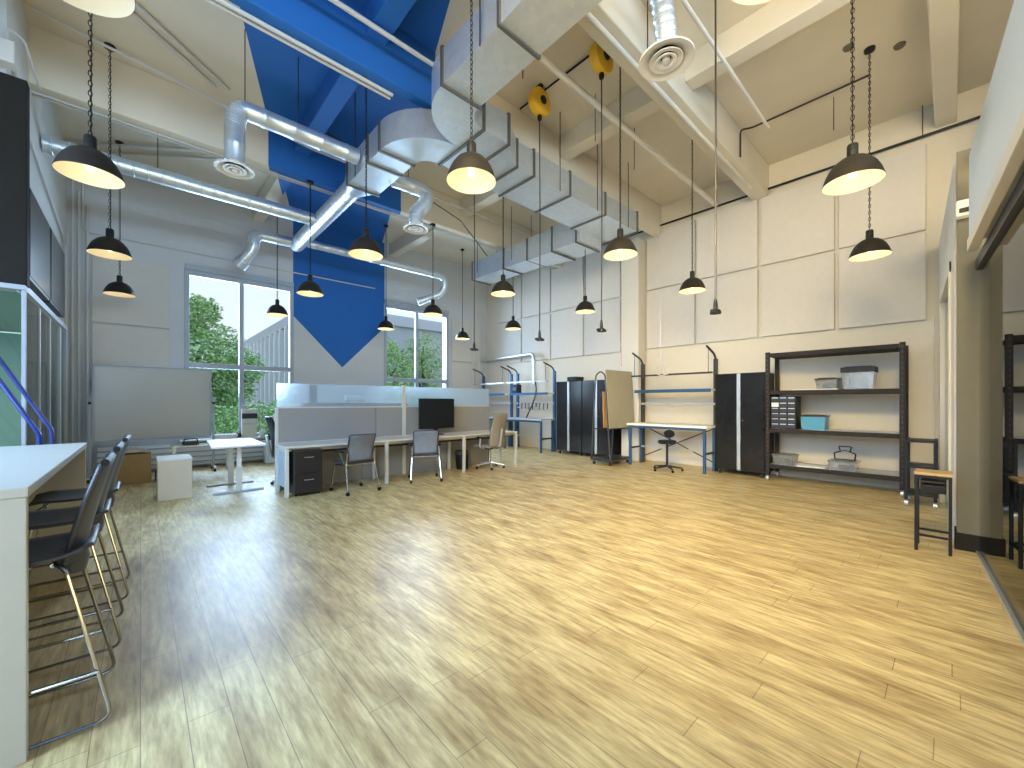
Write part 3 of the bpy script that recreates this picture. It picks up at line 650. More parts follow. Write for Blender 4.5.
# ---------------------------------------------------------------- counter and bar stools
o = thing('bar_counter', 'high pale laminate counter with solid end panels at the left edge', 'counter', (-.7, 3.6, 0))
box(-1.25, -.32, 2.43, 4.76, 1.03, 1.07).build('counter_top', 'counter', o, bevel=.004)
box(-1.25, -.325, 2.432, 2.47, 0, 1.03).build('end_panel', 'counter', o, bevel=.003)
box(-1.25, -.325, 4.72, 4.758, 0, 1.03).build('end_panel', 'counter', o, bevel=.003)
box(-1.25, -.95, 2.47, 4.72, .0, 1.03).build('back_panel', 'counter', o)
def stool_proto():
    r = thing('bar_stool', 'x', 'bar stool', (0, 0, 0))
    # faces -X (towards the counter); back at +X
    def seat(u, v):   # u across (y), v front->back
        y = (u-.5)*.44*(1-.12*abs(2*v-1)**3); x = -.20+.42*v; z = .745+.02*(2*u-1)**2-.012*math.sin(v*PI)+(.05*max(0, v-.8)/.2*.5)-.02*max(0, .15-v)/.15
        return (x, y, z)
    MB().grid(seat, 12, 12).build('seat', 'plastic', r, smooth=True, solid=.016, world=False)
    def back(u, v):
        y = (u-.5)*(.36-.08*abs(v-.5)*2)*(1+.0*v); c = (2*u-1)**2
        x = .175+.07*v+.03*v*v-.05*c*(1-.3*v); z = .70+.44*v-.02*c*v
        return (x, y, z)
    MB().grid(back, 12, 12).build('backrest', 'plastic', r, smooth=True, solid=.016, world=False)
    MB().tube([(.255, -.15, 1.13), (.27, 0, 1.145), (.255, .15, 1.13)], .016, 8).build('back_lip', 'black', r, smooth=True, world=False)
    # underside lug
    MB().lathe([(.001, 0), (.055, 0), (.07, .05), (.06, .11), (.001, .115)], (.15, 0, .64), 18, sx=.7, sy=1.2).build('back_bracket', 'plastic', r, smooth=True, world=False)
    fr = MB()
    for s in (-1, 1):
        y = s*.215
        fr.tube(rounded([(-.12, s*.15, .72), (-.16, y*.9, .70), (-.26, y, .02), (.28, y, .02), (.14, y*.9, .70), (.10, s*.15, .72)], .06, 5), .0075, 8)
    fr.build('sled_frame', 'chrome', r, smooth=True, world=False)
    for x in (-.12, .10): MB().tube([(x, -.16, .715), (x, .16, .715)], .009, 8).build('seat_bar', 'chrome', r, smooth=True, world=False)
    m = MB(); m.tube([(-.232, -.215, .24), (-.232, .215, .24)], .009, 8)
    m.build('footrest', 'chrome', r, smooth=True, world=False)
    for s in (-1, 1): MB().tube([(-.232, s*.215, .24), (.237, s*.215, .24)], .008, 8).build('side_rail', 'chrome', r, smooth=True, world=False)
    return r
sp_ = stool_proto()
for i, (xs_, y, lab) in enumerate(((-.37, 2.70, 'grey bar stool with chrome sled frame, nearest the camera'), (-.355, 3.40, 'middle grey bar stool under the counter'), (-.335, 4.14, 'grey bar stool at the far end of the counter'))):
    o = sp_ if i == 0 else copy_tree(sp_)
    o.location = (xs_, y, 0); o.rotation_euler = (0, 0, 0); tag(o, lab, 'bar stool', 'bar stools along the counter')

# blue rolling ladder seen past the counter
o = thing('rolling_ladder', 'blue steel rolling ladder with sloping handrails at the left behind the counter', 'ladder', (-1.0, 5.5, 0))
for s in (5.16, 5.80):
    MB().tube(rounded([(-.62, s, .12), (-.62, s, 1.13), (-.655, s, 1.20), (-1.35, s, 2.66), (-1.6, s, 2.7)], .05), .017, 8).build('handrail', 'bluepaint', o, smooth=True)
    MB().tube([(-.62, s, .12), (-1.45, s, 1.65)], .02, 8).build('side_rail', 'bluepaint', o, smooth=True)
    MB().tube([(-1.5, s, .08), (-1.45, s, 2.55)], .018, 8).build('rear_post', 'bluepaint', o, smooth=True)
    for x in (-.62, -1.5):
        MB().lathe([(.001, -.015), (.04, -.015), (.045, 0), (.04, .015), (.001, .015)], (x, s, .045), 14, Matrix.Rotation(PI/2, 4, 'X')).build('caster', 'black', o, smooth=True)
for k in range(5):
    z = .35+k*.30; x = -.62-(z-.12)*.83/1.53; box(x-.12, x+.08, 5.17, 5.79, z, z+.025).build('step', 'bluepaint', o, bevel=.003)
MB().tube([(-.96, 5.16, 1.78), (-.96, 5.80, 1.78)], .014, 8).build('cross_bar', 'bluepaint', o, smooth=True)
MB().tube([(-.62, 5.16, .10), (-.62, 5.80, .10)], .016, 8).build('cross_bar', 'bluepaint', o, smooth=True)

# ---------------------------------------------------------------- whiteboard, boxes, standing desk, radiator
o = thing('mobile_whiteboard', 'large grey whiteboard on a wheeled stand left of the window', 'whiteboard', (.22, 10.3, 0))
box(-.60, 1.05, 10.29, 10.31, .72, 2.04).build('board_face', 'board', o)
m = MB(); m.box(-.625, -.60, 10.275, 10.325, .695, 2.065); m.box(1.05, 1.075, 10.275, 10.325, .695, 2.065); m.box(-.60, 1.05, 10.275, 10.325, 2.04, 2.065); m.box(-.60, 1.05, 10.275, 10.325, .695, .72)
m.build('board_frame', 'greyframe', o, bevel=.003)
for x in (-.66, 1.11):
    box(x-.02, x+.02, 10.28, 10.32, .09, 1.5).build('post', 'greyframe', o, bevel=.003)
    box(x-.02, x+.02, 10.02, 10.58, .06, .10).build('foot', 'alu', o, bevel=.003)
    MB().lathe([(.001, -.02), (.03, -.02), (.03, .02), (.001, .02)], (x, 10.3, 1.38), 12, Matrix.Rotation(PI/2, 4, 'Y')).build('pivot_knob', 'black', o, smooth=True)
    for y in (10.05, 10.55): MB().lathe([(.001, -.014), (.03, -.014), (.032, 0), (.03, .014), (.001, .014)], (x, y, .033), 12, Matrix.Rotation(PI/2, 4, 'Y')).build('caster', 'black', o, smooth=True)
# radiator along the window wall
o = thing('radiator_cover', 'long white slatted radiator cover running under the windows', 'radiator', (3, 10.9, 0))
box(-.6, 7.6, 10.92, YW-.03, .06, .52).build('radiator_body', 'white', o, bevel=.004)
m = MB()
for k in range(4): m.box(-.6, 7.6, 10.895, 10.918, .12+k*.105, .15+k*.105)
m.build('louvres', 'greyframe', o)
# boxes
def flapbox(name, lab, x0, x1, y0, y1, h, m, cat='box', rz=0):
    o = thing(name, lab, cat, ((x0+x1)/2, (y0+y1)/2, 0))
    box(x0, x1, y0, y1, 0.0, h).build('box_body', m, o, bevel=.006); return o
o = flapbox('cardboard_box', 'brown cardboard box on the floor before the whiteboard', -.42, .14, 9.48, 9.95, .50, 'card')
box(-.42, .14, 9.69, 9.74, .501, .503).build('tape', 'boxbeige', o)
def rag(u, v):
    return (-.30+.42*u, 9.52+.3*v, .51+.07*abs(math.sin(u*7+v*3))*math.sin(v*PI)*math.sin(u*PI)+.02*math.sin(u*19)*math.sin(v*13)+.02)
tag(MB().grid(rag, 20, 16).build('crumpled_cloth', 'pinkpaper', smooth=True, solid=.006), 'pale crumpled wrap lying on the brown cardboard box', 'cloth')
o = flapbox('storage_pedestal', 'beige closed box pedestal standing on the floor by the standing desk', .18, .56, 7.54, 8.15, .56, 'boxbeige')
box(.175, .565, 7.535, 8.155, .56, .58).build('pedestal_top', 'offwhite', o, bevel=.004)
o = thing('power_tool_case', 'dark clutter case standing on the floor between the two boxes', 'case', (.36, 9.7, 0))
box(.19, .44, 9.5, 9.8, 0, .18).build('case_body', 'plastic', o, bevel=.02); MB().tube(rounded([(.25, 9.6, .18), (.25, 9.6, .24), (.38, 9.6, .24), (.38, 9.6, .18)], .03), .01, 6).build('handle', 'black', o, smooth=True)
# low table with clutter under the whiteboard
o = thing('low_table', 'low white work surface under the whiteboard holding dark clutter', 'table', (.75, 9.9, 0))
box(.42, 1.35, 9.55, 10.1, .56, .585).build('table_top', 'white', o, bevel=.003)
for x in (.46, 1.31):
    for y in (9.6, 10.05): box(x-.015, x+.015, y-.015, y+.015, 0, .56).build('leg', 'alu', o)
o = thing('cable_box', 'dark power strip box lying on the low white table', 'box', (.8, 9.8, .585))
MB().box(.58, .82, 9.66, 9.84, .585, .655).build('box_body', 'darkmetal', o, bevel=.015)
MB().tube(rounded([(.8, 9.75, .63), (.95, 9.7, .64), (1.05, 9.8, .60), (1.15, 9.72, .60)], .05), .012, 6).build('cable', 'black', o, smooth=True)
MB().tube(rounded([(.6, 9.67, .66), (.6, 9.72, .70), (.8, 9.72, .70), (.8, 9.67, .66)], .03), .01, 6).build('handle', 'black', o, smooth=True)
# height-adjustable desk
o = thing('standing_desk', 'white topped height adjustable desk with two pillar legs and flat feet', 'desk', (1.13, 8.0, 0))
MB().prism([(.76, 7.27), (1.46, 7.30), (1.50, 8.70), (.84, 8.74)], 2, .715, .742).build('desk_top', 'white', o, bevel=.004)
for y in (7.50, 8.28):
    box(1.09, 1.17, y-.03, y+.03, .03, .40).build('leg', 'creamlam', o, bevel=.005); box(1.10, 1.16, y-.022, y+.022, .40, .70).build('leg_inner', 'offwhite', o, bevel=.003)
    box(.80, 1.46, y-.035, y+.035, 0, .03).build('foot', 'greyframe', o, bevel=.008); box(.88, 1.38, y-.02, y+.02, .69, .714).build('top_bracket', 'greyframe', o)
box(1.115, 1.145, 7.5, 8.28, .64, .70).build('cross_beam', 'greyframe', o)
# things on the window sill
o = thing('carton', 'white carton with a dark band standing on the window sill', 'box', (1.83, 10.98, .6))
box(1.70, 1.99, 10.88, 11.05, .60, 1.24).build('box_body', 'offwhite', o, bevel=.004); box(1.695, 1.995, 10.875, 10.88, 1.02, 1.14).build('dark_band', 'darkmetal', o); box(1.72, 1.97, 10.874, 10.88, .88, .92).build('print', 'pinkpaper', o)
o = thing('paper_stack', 'slanting pile of large white paper sheets beside the carton', 'papers', (2.3, 10.9, .6))
for k in range(5):
    MB().prism([(2.02, .60+k*.02), (2.60, .60+k*.02), (2.60, 1.12+k*.055), (2.5, 1.10+k*.055)], 1, 10.80+k*.03, 10.82+k*.03).build('sheet', 'paper', o)
o = MB().tube([(1.1, 10.96, .645), (1.62, 10.93, .645)], [.042, .042], 14).build('paper_roll', 'paper', smooth=True); tag(o, 'white paper roll lying on the window sill', 'paper roll')
o = thing('tool_pouch', 'small dark pouch on the sill at the end of the paper roll', 'pouch', (1.66, 10.9, .6))
MB().lathe([(.001, 0), (.05, 0), (.06, .05), (.045, .10), (.001, .11)], (1.64, 10.95, .60), 14).build('pouch_body', 'plastic', o, smooth=True)
MB().tube(arc((1.64, 10.95, .70), .03, 0, 180, 8, 'xz'), .005, 6).build('loop', 'black', o, smooth=True)
# potted plant behind papers
def leafball(m, c, r, n, size, rnd):
    for _ in range(n):
        while True:
            p = Vector((rnd.uniform(-1, 1), rnd.uniform(-1, 1), rnd.uniform(-1, 1)))
            if .3 < p.length < 1: break
        q = Vector(c)+Vector((p.x*r[0], p.y*r[1], p.z*r[2])); a = Vector((rnd.uniform(-1, 1), rnd.uniform(-1, 1), rnd.uniform(-.5, .5))).normalized(); b = a.orthogonal().normalized()
        b = Matrix.Rotation(rnd.uniform(0, PI*2), 3, a) @ b; s = size*rnd.uniform(.6, 1.3)
        m.add([q, q+a*s*.5+b*s*.28, q+a*s, q+a*s*.5-b*s*.28], [(0, 1, 2, 3)])
rn = random.Random(3)
o = thing('potted_plant', 'small green plant on the sill at the left end of the partition', 'plant', (2.25, 10.70, 0))
MB().lathe([(.001, 0), (.07, 0), (.09, .14), (.085, .14), (.001, .12)], (2.25, 10.70, .52), 16).build('pot', 'plastic', o, smooth=True)
box(2.1, 2.4, 10.58, 10.84, 0, .52).build('plant_stand', 'white', o, bevel=.01)
m = MB(); leafball(m, (2.25, 10.66, .80), (.20, .08, .14), 260, .07, rn); m.build('foliage', 'leaf', o)

# ---------------------------------------------------------------- desk row, partition
YD0, YD1, YP = 6.55, 7.16, 7.20
o = thing('bench_desk', 'long cream bench desk running along the partition', 'desk', (3.85, 6.85, 0))
for a, b in ((1.55, 3.12), (3.125, 4.75), (4.755, 6.2)):
    box(a, b, YD0, YD1, .715, .745).build('desk_top', 'creamlam', o, bevel=.003)
for x in (1.575, 3.12, 4.75, 6.17):
    for y in (YD0+.03, YD1-.05): box(x-.025, x+.025, y-.025, y+.025, 0, .714).build('leg', 'creamlam', o, bevel=.003)
m = MB()
for x in (1.575, 3.12, 4.75, 6.17): m.box(x-.02, x+.02, YD0+.056, YD1-.076, .66, .712)
m.box(1.6, 6.15, YD0+.10, YD0+.13, .66, .71); m.build('under_frame', 'creamlam', o)
MB().box(1.7, 6.0, YD1-.16, YD1-.10, .58, .64).build('cable_tray', 'darkmetal', o)
MB().box(1.58, 1.595, YD0+.055, YD1-.075, .12, .66).build('modesty_panel', 'greyframe', o)
o = thing('desk_partition', 'fabric desk partition with a frosted glass strip on top', 'partition', (3.75, YP, 0))
for a, b in ((1.58, 3.19), (3.20, 3.72), (3.80, 5.90)):
    box(a, b, YP-.025, YP+.025, .76, 1.30).build('fabric_panel', 'fabric', o, bevel=.006)
for a, b in ((1.60, 3.19), (3.20, 3.72), (3.80, 5.88)):
    box(a, b, YP-.02, YP+.02, .004, .71).build('lower_panel', 'fabric', o, bevel=.004)
box(3.725, 3.795, YP-.035, YP+.035, 0, 1.72).build('post', 'creamlam', o, bevel=.004)
box(1.56, 1.60, YP-.03, YP+.03, 0, 1.30).build('post', 'creamlam', o, bevel=.004)
box(1.58, 5.90, YP-.03, YP+.03, 1.30, 1.318).build('rail', 'creamlam', o)
box(1.6, 5.88, YP-.03, YP+.03, .71, .76).build('rail', 'creamlam', o)
for a, b in ((1.58, 3.72), (3.80, 5.90)):
    box(a, b, YP-.006, YP+.006, 1.318, 1.70).build('frosted_screen', 'frost', o)
# far-side shelf seen blurred through the frosted glass
o = thing('overhead_tray', 'dark horizontal tray seen blurred through the frosted glass', 'shelf', (3.0, 7.6, 0))
box(2.0, 3.9, 7.24, 7.44, 1.33, 1.385).build('tray', 'darkmetal', o, bevel=.004)
for x in (2.1, 3.8): box(x-.02, x+.02, 7.38, 7.42, 0, 1.33).build('post', 'darkmetal', o)
o = thing('desk_speaker', 'small dark speaker seen blurred through the frosted glass', 'speaker', (2.2, 7.55, 1.39))
box(2.08, 2.20, 7.25, 7.37, 1.387, 1.69).build('speaker_body', 'black', o, bevel=.015); MB().lathe([(.001, -.004), (.04, -.004), (.045, .002), (.001, .002)], (2.14, 7.248, 1.52), 14, Matrix.Rotation(PI/2, 4, 'X')).build('speaker_cone', 'darkmetal', o)
o = thing('desk_lamp', 'small white box light seen blurred through the frosted glass', 'lamp', (2.95, 7.55, 1.39))
box(2.68, 3.02, 7.25, 7.35, 1.42, 1.52).build('lamp_head', 'white', o, bevel=.02); box(2.80, 2.88, 7.28, 7.32, 1.387, 1.42).build('lamp_foot', 'white', o)
# file pedestal
o = thing('file_cabinet', 'charcoal two drawer file pedestal under the left end of the desk', 'file cabinet', (1.87, 6.8, 0))
box(1.66, 2.06, 6.54, 7.08, .03, .68).build('cabinet_body', 'darkmetal', o, bevel=.006)
for z0, z1 in ((.045, .33), (.345, .665)):
    d = box(1.67, 2.05, 6.515, 6.538, z0, z1).build('drawer', M['brownblack'], o, bevel=.004)
    MB().tube(rounded([(1.80, 6.515, z1-.09), (1.80, 6.49, z1-.09), (1.92, 6.49, z1-.09), (1.92, 6.515, z1-.09)], .012), .006, 6).build('handle', 'alu', d, smooth=True)
for x in (1.70, 2.02):
    for y in (6.58, 7.04): MB().lathe([(.001, -.01), (.015, -.01), (.015, .01), (.001, .01)], (x, y, .015), 10, Matrix.Rotation(PI/2, 4, 'X')).build('caster', 'black', o)
# monitor
o = thing('computer_monitor', 'black widescreen monitor standing on the bench desk', 'monitor', (4.37, 6.98, .745))
box(3.97, 4.78, 6.96, 7.0, .87, 1.47).build('screen_frame', 'black', o, bevel=.008)
box(3.99, 4.76, 6.954, 6.962, .90, 1.455).build('screen_face', 'screen', o)
box(4.33, 4.41, 7.0, 7.03, .77, 1.1).build('stand_neck', 'black', o, bevel=.004); box(4.24, 4.50, 6.90, 7.10, .746, .765).build('stand_base', 'black', o, bevel=.006)
# nesting chairs
def nest_chair():
    r = thing('mesh_chair', 'x', 'office chair')
    # faces +Y, back at -Y
    def seat(u, v): x = (u-.5)*.45; y = -.2+.43*v; return (x, y, .465+.012*(2*u-1)**2-.02*max(0, v-.85)/.15)
    MB().grid(seat, 8, 8).build('seat', 'plastic', r, smooth=True, solid=.035, world=False)
    def back(u, v): c = (2*u-1)**2; x = (u-.5)*(.43-.03*(1-v)); return (x, -.225-.09*v+.035*math.sin(v*PI)*(1)+.02*c, .50+.40*v)
    MB().grid(back, 10, 10).build('backrest', 'mesh', r, smooth=True, solid=.012, world=False)
    fr = MB()
    pts = [back(0, 0), back(0, .5), back(0, 1), back(.5, 1), back(1, 1), back(1, .5), back(1, 0)]; fr.tube(rounded(pts, .03), .011, 8); fr.build('back_frame', 'plastic', r, smooth=True, world=False)
    for s in (-1, 1):
        lg = MB(); lg.tube(rounded([(s*.225, -.24, .62), (s*.235, -.22, .45), (s*.26, -.32, .07)], .05), .012, 8); lg.build('leg', 'chrome', r, smooth=True, world=False)
        lg = MB(); lg.tube(rounded([(s*.235, -.2, .445), (s*.235, .12, .43), (s*.25, .22, .07)], .05), .012, 8); lg.build('leg', 'chrome', r, smooth=True, world=False)
        MB().box(s*.25-.03, s*.25+.03, -.15, .06, .63, .655).build('armrest', 'black', r, bevel=.01, world=False)
        MB().tube([(s*.24, -.18, .45), (s*.25, -.05, .63)], .011, 8).build('arm_support', 'chrome', r, smooth=True, world=False)
        for p in ((s*.26, -.32), (s*.25, .22)):
            MB().lathe([(.001, -.02), (.026, -.02), (.03, 0), (.026, .02), (.001, .02)], (p[0], p[1], .031), 12, Matrix.Rotation(PI/2, 4, 'Y')).build('caster', 'black', r, smooth=True, world=False)
    MB().tube([(-.23, -.2, .44), (.23, -.2, .44)], .011, 8).build('cross_bar', 'chrome', r, smooth=True, world=False)
    return r
nc = nest_chair(); nc.location = (2.48, 6.40, 0); nc.rotation_euler = (0, 0, .12); tag(nc, 'grey mesh office chair beside the file pedestal', 'office chair', 'grey mesh chairs at the bench desk')
n2 = copy_tree(nc); n2.location = (3.78, 6.45, 0); n2.rotation_euler = (0, 0, -.42); tag(n2, 'grey mesh office chair in front of the monitor', 'office chair', 'grey mesh chairs at the bench desk')
# high-back task chair
def task_chair(name, lab, loc, rz, fab):
    r = thing(name, lab, 'office chair', (0, 0, 0))
    def seat(u, v): x = (u-.5)*.48; y = -.22+.46*v; return (x, y, .47+.01*(2*u-1)**2-.025*max(0, v-.85)/.15)
    MB().grid(seat, 8, 8).build('seat', fab, r, smooth=True, solid=.05, world=False)
    def back(u, v): c = (2*u-1)**2; x = (u-.5)*(.44-.06*v); return (x, -.25-.11*v+.03*c+.03*math.sin(v*PI), .48+.68*v)
    MB().grid(back, 10, 14).build('backrest', fab, r, smooth=True, solid=.03, world=False)
    MB().tube([(0, -.10, .43), (0, -.30, .50), (0, -.36, .85)], [.03, .03, .02], 8).build('back_spine', 'alu', r, smooth=True, world=False)
    MB().tube([(0, 0, .10), (0, 0, .44)], .028, 10).build('gas_lift', 'chrome', r, smooth=True, world=False)
    MB().box(-.12, .12, -.12, .12, .41, .445).build('mechanism', 'black', r, bevel=.01, world=False)
    for s in (-1, 1):
        MB().tube(rounded([(s*.15, 0, .43), (s*.29, 0, .46), (s*.29, -.02, .65)], .05), .014, 8).build('arm_support', 'alu', r, smooth=True, world=False)
        MB().box(s*.29-.04, s*.29+.04, -.14, .12, .65, .68).build('armrest', 'black', r, bevel=.012, world=False)
    for k in range(5):
        a = 2*PI*k/5+.3; c, s = math.cos(a), math.sin(a)
        MB().tube([(c*.03, s*.03, .12), (c*.30, s*.30, .075)], [.024, .014], 8).build('base_arm', 'alu', r, smooth=True, world=False)
        MB().lathe([(.001, -.022), (.026, -.022), (.03, 0), (.026, .022), (.001, .022)], (c*.30, s*.30, .031), 12, Matrix.Rotation(a, 4, 'Z') @ Matrix.Rotation(PI/2, 4, 'X')).build('caster', 'black', r, smooth=True, world=False)
    r.location = loc; r.rotation_euler = (0, 0, rz); return r
task_chair('high_back_chair', 'beige high backed task chair at the right end of the bench desk', (5.45, 6.62, 0), .08, 'beigemesh')
task_chair('high_back_chair', 'dark task chair half hidden behind the left end of the partition', (1.88, 7.58, 0), -1.57, 'black')
# bin
o = thing('waste_bin', 'black waste bin on the floor under the bench desk', 'bin', (4.95, 6.9, 0))
MB().lathe([(.001, .005), (.11, .005), (.12, .01), (.15, .38), (.145, .38), (.113, .02), (.001, .018)], (4.95, 6.92, 0), 24).build('bin_body', 'black', o, smooth=True)
def liner(u, v): a = 2*PI*u; r = .153+.012*math.sin(a*9)*v; return (4.95+r*math.cos(a), 6.92+r*math.sin(a), .385-.07*v)
MB().grid(liner, 40, 3).build('bin_liner', 'plastic', o, smooth=True)

# ---------------------------------------------------------------- workbenches
def workbench(lab, y0, y1, x0=8.05, x1=8.60, lamp=True, name='workbench', hook=True, grp=None):
    r = thing(name, lab, 'workbench', (8.3, (y0+y1)/2, 0), 0, grp)
    box(x0-.03, x1, y0-.03, y1+.03, .885, .93).build('bench_top', 'white' if y0 < 5 else 'greyframe', r, bevel=.004)
    for y in (y0+.03, y1-.03):
        for x in (x0+.03, x1-.06): box(x-.025, x+.025, y-.025, y+.025, 0, .88).build('leg', 'bluesteel', r, bevel=.003)
        box(x0+.056, x1-.086, y-.015, y+.015, .36, .40).build('side_rail', 'darkmetal', r)
    for y in (y0+.03, y1-.03):
        box(x1+.0, x1+.07, y-.035, y+.035, 0, 2.28).build('upright', 'darkmetal' if y0 < 5 else 'bluesteel', r, bevel=.003)
        MB().tube(rounded([(x1+.035, y, 2.26), (x1-.05, y, 2.38), (x1-.42, y, 2.50)], .08), .022, 8).build('light_arm', 'darkmetal', r, smooth=True)
    m = MB(); m.box(x0+.005, x0+.045, y0+.056, y1-.056, .83, .88); m.build('front_rail', 'bluesteel', r)
    box(x1-.08, x1-.05, y0+.056, y1-.056, .36, .40).build('foot_rail', 'alu', r)
    box(x1-.28, x1-.001, y0, y1, 1.63, 1.665).build('shelf', 'offwhite', r, bevel=.003); box(x1-.295, x1-.282, y0, y1, 1.60, 1.67).build('shelf_lip', 'bluesteel', r)
    box(x1-.03, x1-.001, y0+.02, y1-.02, 1.34, 1.38).build('tool_rail', 'greyframe', r)
    MB().box(x1-.38, x1-.31, y0-.05, y1+.03, 1.965, 2.0).build('lamp_bar', 'darkmetal' if y0 < 5 else 'alu', r, bevel=.004)
    m = MB(); 
    for y in (y0+.03, y1-.03): m.tube([(x1-.34, y, 2.0), (x1-.34, y, 2.46)], .006, 6)
    m.build('lamp_hanger', 'darkmetal', r)
    if y0 < 5:
        m = MB(); m.tube([(x1+.03, y0+.05, .15), (x1+.03, y1-.05, .86)], .012, 6); m.tube([(x1+.03, y0+.05, .86), (x1+.03, y1-.05, .15)], .012, 6); m.build('cross_brace', 'darkmetal', r, smooth=True)
    return r
workbench('white topped workbench with blue legs and overhead shelf beside the black cabinet', 3.22, 4.90, grp='wall workbenches')
workbench('blue workbench with overhead rails nearest the dark glossy cabinets', 7.58, 9.15, grp='wall workbenches')
workbench('blue workbench with overhead rails in the far room corner', 9.38, 10.85, grp='wall workbenches')
o = thing('tool_case', 'small dark case on the shelf of the blue workbench', 'case', (8.45, 8.95, 1.665))
box(8.36, 8.54, 8.85, 9.1, 1.665, 1.93).build('case_body', 'black', o, bevel=.015); box(8.35, 8.36, 8.9, 9.05, 1.74, 1.84).build('latch_plate', 'bluesteel', o)
rn = random.Random(5)
for k in range(9):
    y = 7.8+k*.15; L = .12+.1*rn.random()
    o = thing('hand_tool', 'small dark hand tool hanging on the rail of the blue workbench', 'tool', (8.55, y, 1.38), 0, 'tools hung above the blue workbench')
    MB().tube([(8.555, y, 1.37), (8.555, y+.02*rn.random(), 1.37-L)], .016, 6).build('handle', 'darkmetal', o, smooth=True)
    MB().box(8.54, 8.568, y-.03, y+.03, 1.37-L-.03, 1.37-L).build('tool_head', 'alu', o, bevel=.003)
o = pipe('air_hose', 'dark curved air hose hanging over the blue workbench', [(8.20, 7.95, 1.97), (8.16, 7.85, 1.7), (8.18, 8.0, 1.4), (8.2, 8.3, .95)], .02, 'plastic', .25, 'hose')
o = thing('hanging_sling', 'pale cord sling hanging from a long wire above the white workbench', 'sling', (8.30, 4.25, 1.95))
MB().tube([(8.18, 4.2, 2.28), (8.18, 4.2, ZC)], .004, 5).build('wire', 'alu', o)
m = MB()
for dy, dz in ((-.17, -.30), (-.08, -.34), (.02, -.32), (.12, -.28)): m.tube([(8.18, 4.2, 2.30), (8.18, 4.2+dy*.6, 2.30+dz*.5), (8.18, 4.2+dy, 2.30+dz)], .007, 5)
m.tube([(8.18, 4.03, 2.0), (8.18, 4.2, 1.96), (8.18, 4.32, 2.02)], .01, 6); m.build('sling_cords', 'offwhite', o, smooth=True)
# drafting stool
o = thing('work_stool', 'low black swivel stool with small backrest in front of the white workbench', 'stool', (7.9, 3.92, 0))
MB().lathe([(.001, .55), (.16, .55), (.18, .57), (.18, .60), (.16, .62), (.001, .625)], (7.9, 3.92, 0), 24).build('seat', 'black', o, smooth=True)
MB().tube(rounded([(7.9, 3.92, .56), (8.10, 3.97, .56), (8.12, 3.97, .72)], .05), .012, 8).build('back_bar', 'black', o, smooth=True)
MB().lathe([(.001, -.02), (.10, -.02), (.12, 0), (.10, .02), (.001, .02)], (8.09, 3.97, .74), 20, Matrix.Rotation(PI/2, 4, 'Y'), sx=.7, sy=1).build('backrest', 'black', o, smooth=True)
MB().tube([(7.9, 3.92, .08), (7.9, 3.92, .55)], .024, 10).build('gas_lift', 'black', o, smooth=True)
for k in range(5):
    a = 2*PI*k/5+.2; c, s = math.cos(a), math.sin(a)
    MB().tube([(7.9, 3.92, .10), (7.9+.29*c, 3.92+.29*s, .065)], [.022, .013], 8).build('base_arm', 'black', o, smooth=True)
    MB().lathe([(.001, -.018), (.023, -.018), (.026, 0), (.023, .018), (.001, .018)], (7.9+.29*c, 3.92+.29*s, .027), 10, Matrix.Rotation(PI/2, 4, 'X')).build('caster', 'black', o, smooth=True)

# ---------------------------------------------------------------- tall cabinets
def cabinet():
    r = thing('tall_cabinet', 'x', 'cabinet', (0, 0, 0))
    # local: front faces -X at x=0, y 0..0.86
    box(.02, .60, 0, .86, .09, 1.95).build('cabinet_body', 'black', r, bevel=.006, world=False)
    for a, b in ((.005, .395), (.465, .855)):
        box(-.004, .018, a, b, .10, 1.94).build('door', 'cabinet', r, bevel=.004, world=False)
    box(-.022, .018, .398, .462, .10, 1.94).build('centre_handle_strip', 'alu', r, bevel=.006, world=False)
    MB().lathe([(.001, -.01), (.014, -.01), (.014, .004), (.001, .004)], (-.008, .36, 1.05), 12, Matrix.Rotation(PI/2, 4, 'Y')).build('lock', 'chrome', r, smooth=True, world=False)
    for x in (.07, .53):
        for y in (.07, .79):
            MB().lathe([(.001, -.018), (.034, -.018), (.038, 0), (.034, .018), (.001, .018)], (x, y, .039), 12, Matrix.Rotation(PI/2, 4, 'X')).build('caster', 'darkmetal', r, smooth=True, world=False)
    return r
cb = cabinet()
for i, (y, lab) in enumerate(((2.30, 'tall gloss black cabinet between the white workbench and the black rack'), (6.44, 'left of the two tall dark reflective cabinets in the far bay'), (5.56, 'right of the two tall dark reflective cabinets, beside the panel cart'))):
    o = cb if i == 0 else copy_tree(cb)
    o.location = (8.36, y, 0); tag(o, lab, 'cabinet', 'tall two door cabinets')
o = thing('equipment_case', 'small black case lying on top of the left dark cabinet', 'case', (8.5, 6.9, 1.95))
box(8.42, 8.75, 6.66, 6.98, 1.952, 2.07).build('case_body', 'black', o, bevel=.015); MB().tube(rounded([(8.42, 6.76, 2.01), (8.395, 6.76, 2.01), (8.395, 6.88, 2.01), (8.42, 6.88, 2.01)], .015), .007, 6).build('handle', 'plastic', o, smooth=True)

